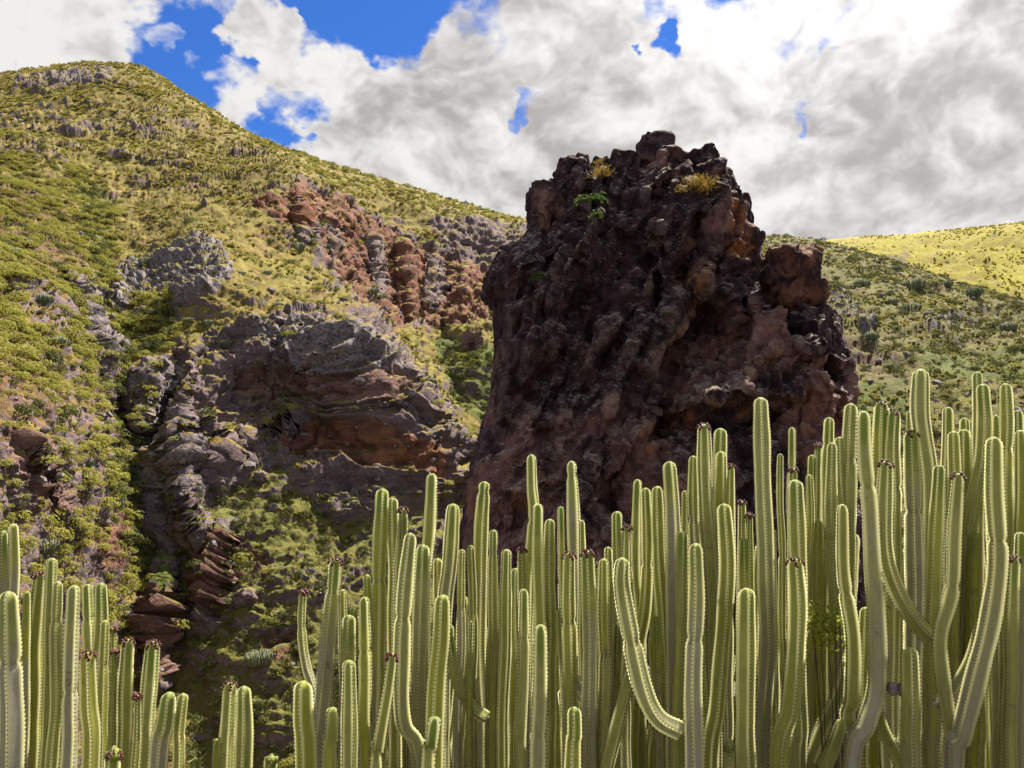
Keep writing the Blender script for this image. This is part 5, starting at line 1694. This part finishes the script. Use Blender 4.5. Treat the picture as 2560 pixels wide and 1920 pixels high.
CAND_ME = []
for sd in (1, 2, 3):
    V, Fq = candelabra(sd, 60); CAND_ME.append(mesh_from('far_candelabra_spurge', V, Fq, M_CAND))
CL = [(hillB, 1970, 636, 48, 'large blue-green candelabra clump alone on the middle of the right hill', None)]
for X, Y, w_ in [(1792, 628, 26), (1816, 642, 24), (1860, 632, 36), (1838, 640, 20), (1935, 590, 22), (1905, 614, 16), (1960, 690, 40), (1925, 668, 26), (2040, 642, 22), (2100, 668, 32), (2030, 690, 24), (1880, 755, 30), (1918, 800, 24), (2180, 726, 44)]:
    CL.append((hillB, X, Y, w_, 'smaller grey-green candelabra clump on the grassy right hill', 'candelabra clumps on the right hill'))
for X, Y, w_ in [(640, 548, 30), (665, 540, 24), (455, 716, 26), (486, 762, 30), (415, 716, 18), (600, 690, 26), (575, 600, 20), (520, 600, 18), (800, 645, 24), (815, 792, 26), (890, 860, 30), (700, 545, 18)]:
    CL.append((hillA, X, Y, w_, 'grey-green candelabra clump on the rocky spur of the left hill', 'candelabra clumps on the spur'))
for X, Y, w_ in [(95, 775, 44), (62, 690, 40), (20, 590, 24), (330, 600, 34), (152, 1010, 30), (100, 1190, 50)]:
    CL.append((hillA, X, Y, w_, 'grey-green candelabra clump on the shrubby left slope', 'candelabra clumps on the left slope'))
CL.append((hillA, 563, 1452, 60, 'dark green candelabra clump low in the gorge, above the pair of stems', None))
ORD = ['first', 'second', 'third', 'fourth', 'fifth', 'sixth', 'seventh', 'eighth', 'ninth', 'tenth', 'eleventh', 'twelfth', 'thirteenth', 'fourteenth']
for grp in sorted({c_[5] for c_ in CL if c_[5]}):
    mem = sorted([k for k, c_ in enumerate(CL) if c_[5] == grp], key=lambda k: CL[k][1])
    for n_, k in enumerate(mem):
        c_ = CL[k]; CL[k] = c_[:4] + (c_[4] + ', ' + ORD[n_] + ' from the left',) + c_[5:]
for k, (sh, X, Y, w_, lab, grp) in enumerate(CL):
    P = on_sheet(sh, X, Y)
    o = add_obj('far_candelabra_spurge', CAND_ME[k % 3])
    sc_ = w_ * 0.5 * K / F_PX * np.linalg.norm(P)
    o.location = P + np.array([0, 0, -.1 * sc_]); o.scale = (sc_, sc_, sc_ * .95); o.rotation_euler = (0, 0, k * 1.3)
    tag(o, lab, 'spurge plant', grp)

for (sh, X, Y, hx, hz, lab) in [(hillA, 315, 700, 15, 17, 'dark lone boulder in the green gully beside the grey outcrop'),
                                (hillA, 445, 455, 6, 14, 'narrow upright standing stone on the grassy slope above the grey outcrop'),
                                (hillA, 255, 672, 15, 11, 'pale boulder at the left foot of the grey outcrop'),
                                (hillA, 553, 1076, 12, 12, 'pinkish block lying on the slope below the layered cliff'),
                                (hillA, 545, 1320, 22, 18, 'brown boulder on the scrubby slope low in the gorge'),
                                (hillA, 300, 665, 16, 9, 'flat pale boulder next to the lone dark boulder')]:
    P = on_sheet(sh, X, Y)
    m_ = K / F_PX * np.linalg.norm(P)
    o = blob_rock('boulder', tuple(P), (hx * m_, hx * m_, hz * m_), X * .37, M_HILL, 0.3, 22, 2.8)
    for nm, v in (('rocky', 1.0), ('red', .3), ('lush', 0.0), ('grey', .4), ('soil', 0.0)):
        at = o.data.attributes.new(nm, 'FLOAT', 'POINT'); at.data.foreach_set('value', np.full(len(o.data.vertices), v, np.float32))
    tag(o, lab, 'boulder')

# plants on the rock tower
rx, ry_, rd_ = px_of(ROCK_V)
def on_rock(X, Y):
    m = np.hypot(rx - X, ry_ - Y) < 5
    if not m.any():
        m = np.hypot(rx - X, ry_ - Y) < 14
    k = np.where(m)[0][np.argmin(rd_[m])]
    return ROCK_V[k]


def broom(seed, n, mat):
    """wispy bush of thin upright twigs and threads of leaves"""
    rs = np.random.default_rng(seed)
    V, Fq, o = [], [], 0
    TV, TF, to = [], [], 0
    for k in range(n):
        a = rs.random() * 6.28; el = rs.uniform(.15, 1.45)
        dr = np.array([math.cos(a) * math.cos(el), math.sin(a) * math.cos(el), math.sin(el)])
        ln = rs.uniform(.55, 1.1)
        for q in range(26):
            t = rs.uniform(.3, 1.0)
            c = dr * ln * t + rs.normal(size=3) * .07 + np.array([0, 0, -.12 * t * t])
            d2 = dr * .6 + rs.normal(size=3) * .6; d2 /= np.linalg.norm(d2)
            sd = np.cross(d2, rs.normal(size=3)); sd /= np.linalg.norm(sd) + 1e-6
            l2 = rs.uniform(.10, .20); w2 = .014
            V += [c - sd * w2, c + sd * w2, c + d2 * l2]
            Fq.append((o, o + 1, o + 2)); o += 3
        b0 = np.zeros(3); b1 = dr * ln * .95
        s1 = np.cross(dr, [.2, .4, .8]); s1 /= np.linalg.norm(s1)
        s2 = np.cross(dr, s1)
        for base, rad in ((b0, .022), (b1, .006)):
            for q in range(3):
                TV.append(base + (s1 * math.cos(q * 2.09) + s2 * math.sin(q * 2.09)) * rad)
        for q in range(3):
            TF.append((to + q, to + (q + 1) % 3, to + 3 + (q + 1) % 3, to + 3 + q))
        to += 6
    return mesh_from('foliage', np.array(V), np.array(Fq), mat, smooth=False), mesh_from('twigs', np.array(TV), np.array(TF), M_TWIG)


for k, (X, Y, sc_, n, lab) in enumerate([(1505, 415, 1.05, 46, 'golden wispy bush growing near the top right of the rock tower'), (1528, 405, .75, 30, 'small golden bush right beside the larger one on the rock tower'),
                                         (1300, 385, .85, 30, 'golden bush in the cleft at the top left of the rock tower'), (1296, 352, .5, 16, 'dry golden sprig on the crest of the rock tower')]):
    P = on_rock(X, Y)
    e = empty('golden_bush', tuple(P)); e.scale = (sc_,) * 3
    f_, t_ = broom(k + 3, n, M_GOLD)
    add_obj('foliage', f_, e); add_obj('twigs', t_, e)
    tag(e, lab, 'bush')
for k, (X, Y, sc_, lab) in enumerate([(1262, 442, .38, 'small green plant on the ledge at the upper left of the rock tower'), (1292, 438, .40, 'bright green plant on the ledge, right of its smaller neighbour'),
                                      (1285, 470, .25, 'tiny green sprig just below the green plants on the ledge'), (1160, 605, .3, 'little green plant on the left flank of the rock tower')]):
    P = on_rock(X, Y)
    V, Fq = rosette_dome(40 + k, 26, flat=.8, leaf=.42, rag=.3)
    o = add_obj('ledge_plant', mesh_from('ledge_plant', V, Fq, M_GREEN, smooth=False), loc=tuple(P)); o.scale = (sc_,) * 3
    tag(o, lab, 'plant')

# leafy shrub between the stems on the right
P = at_px(2066.0, 1580.0, 2.92)
V, Fq = [], []
rs = np.random.default_rng(8); VV, FF, oo = [], [], 0
for k in range(380):
    c = rs.normal(size=3) * np.array([.042, .04, .042]) + np.array([0, 0, .02])
    d2 = rs.normal(size=3) + np.array([0, 0, .5]); d2 /= np.linalg.norm(d2)
    sd = np.cross(d2, rs.normal(size=3)); sd /= np.linalg.norm(sd)
    l2 = rs.uniform(.014, .026)
    VV += [c, c + d2 * l2 * .5 + sd * l2 * .28, c + d2 * l2, c + d2 * l2 * .5 - sd * l2 * .28]; FF.append((oo, oo + 1, oo + 2, oo + 3)); oo += 4
e = empty('leafy_shrub', (float(P[0]), float(P[1]), float(ground_z(P[0], P[1]))))
hgt = float(P[2] - e.location.z)
f_ = add_obj('foliage', mesh_from('foliage', np.array(VV) + np.array([0, 0, hgt]), np.array(FF), M_LIME, smooth=False), e)
TV, TF, to = [], [], 0
for k in range(14):
    a = rs.normal(size=2) * .02; b = rs.normal(size=2) * .045
    for (q0, z0, r0) in ((a, 0.0, .005), (a * .5 + b * .5, hgt * .6, .003), (b, hgt + rs.uniform(-.02, .06), .0015)):
        for q in range(3):
            TV.append((q0[0] + math.cos(q * 2.09) * r0, q0[1] + math.sin(q * 2.09) * r0, z0))
    for lv in (0, 3):
        for q in range(3):
            TF.append((to + lv + q, to + lv + (q + 1) % 3, to + lv + 3 + (q + 1) % 3, to + lv + 3 + q))
    to += 9
add_obj('twigs', mesh_from('twigs', np.array(TV), np.array(TF), M_TWIG), e)
tag(e, 'small leafy lime-green shrub caught between the spurge stems on the right', 'shrub')

# a small walled cave in the soft rock of the far gully
P = on_sheet(hillA, 1024, 762)
m_ = K / F_PX * np.linalg.norm(P)
VV, FF, oo = [], [], 0
for (x0, x1, y0, y1, z0, z1) in [(-24, -7, -6, 10, -30, 26), (7, 24, -6, 10, -30, 24), (-8, 8, -5, 10, 12, 28), (-8, 8, -5, 10, -30, -6), (-9, 9, 6, 12, -8, 14), (-28, 27, -2, 14, -34, -14), (-20, 18, -3, 12, 22, 34)]:
    g = np.linspace(0, 1, 5)
    for ax in range(3):
        for sgn in (0, 1):
            A_, B_ = np.meshgrid(g, g)
            q = np.zeros((25, 3)); q[:, ax] = sgn; q[:, (ax + 1) % 3] = A_.ravel(); q[:, (ax + 2) % 3] = B_.ravel()
            VV.append(q * np.array([x1 - x0, y1 - y0, z1 - z0]) + np.array([x0, y0, z0])); FF.append(scatter_quads_grid(5, 5) + oo); oo += 25
VV = np.concatenate(VV)
VV = VV + np.stack([fbm(VV * .09 + k * 7, 3) for k in range(3)], 1) * 3.2
n_ = len(VV)
o = add_obj('cave_dwelling', mesh_from('cave_dwelling', VV * m_, np.concatenate(FF), M_HILL, {'rocky': np.ones(n_), 'red': np.full(n_, .55), 'lush': np.zeros(n_), 'grey': np.full(n_, .25), 'soil': np.zeros(n_)}, smooth=False), loc=tuple(P + np.array([0, -1.5, 0])))
tag(o, 'small tan cave dwelling with a dark square opening in the far gully', 'cave dwelling')

# low scrub and tufts on the slope around and below the spurges
n_ = 5200
ang = rgv.uniform(-1.1, 1.25, n_); rad_ = 4.5 + 60 * rgv.random(n_) ** 1.6
gx_, gy_ = rad_ * np.sin(ang), rad_ * np.cos(ang)
keep = ~((np.abs(gx_ - 6) < 10) & (np.abs(gy_ - 41) < 6))
gx_, gy_, rad_ = gx_[keep], gy_[keep], rad_[keep]
gp = np.stack([gx_, gy_, ground_z(gx_, gy_) + fbm(np.stack([gx_, gy_, 0 * gx_], 1) * .05, 2) * .3], 1)
o = gn_scatter('slope_scrub', gp, rgv.uniform(.10, .30, len(gp)) * (.6 + rad_ / 30), rgv.random(len(gp)) * 6.28, PRO_TF + PRO_DK, rgv)
tag(o, 'low dry scrub on the slope below the foreground spurges', 'scrub', kind='stuff')
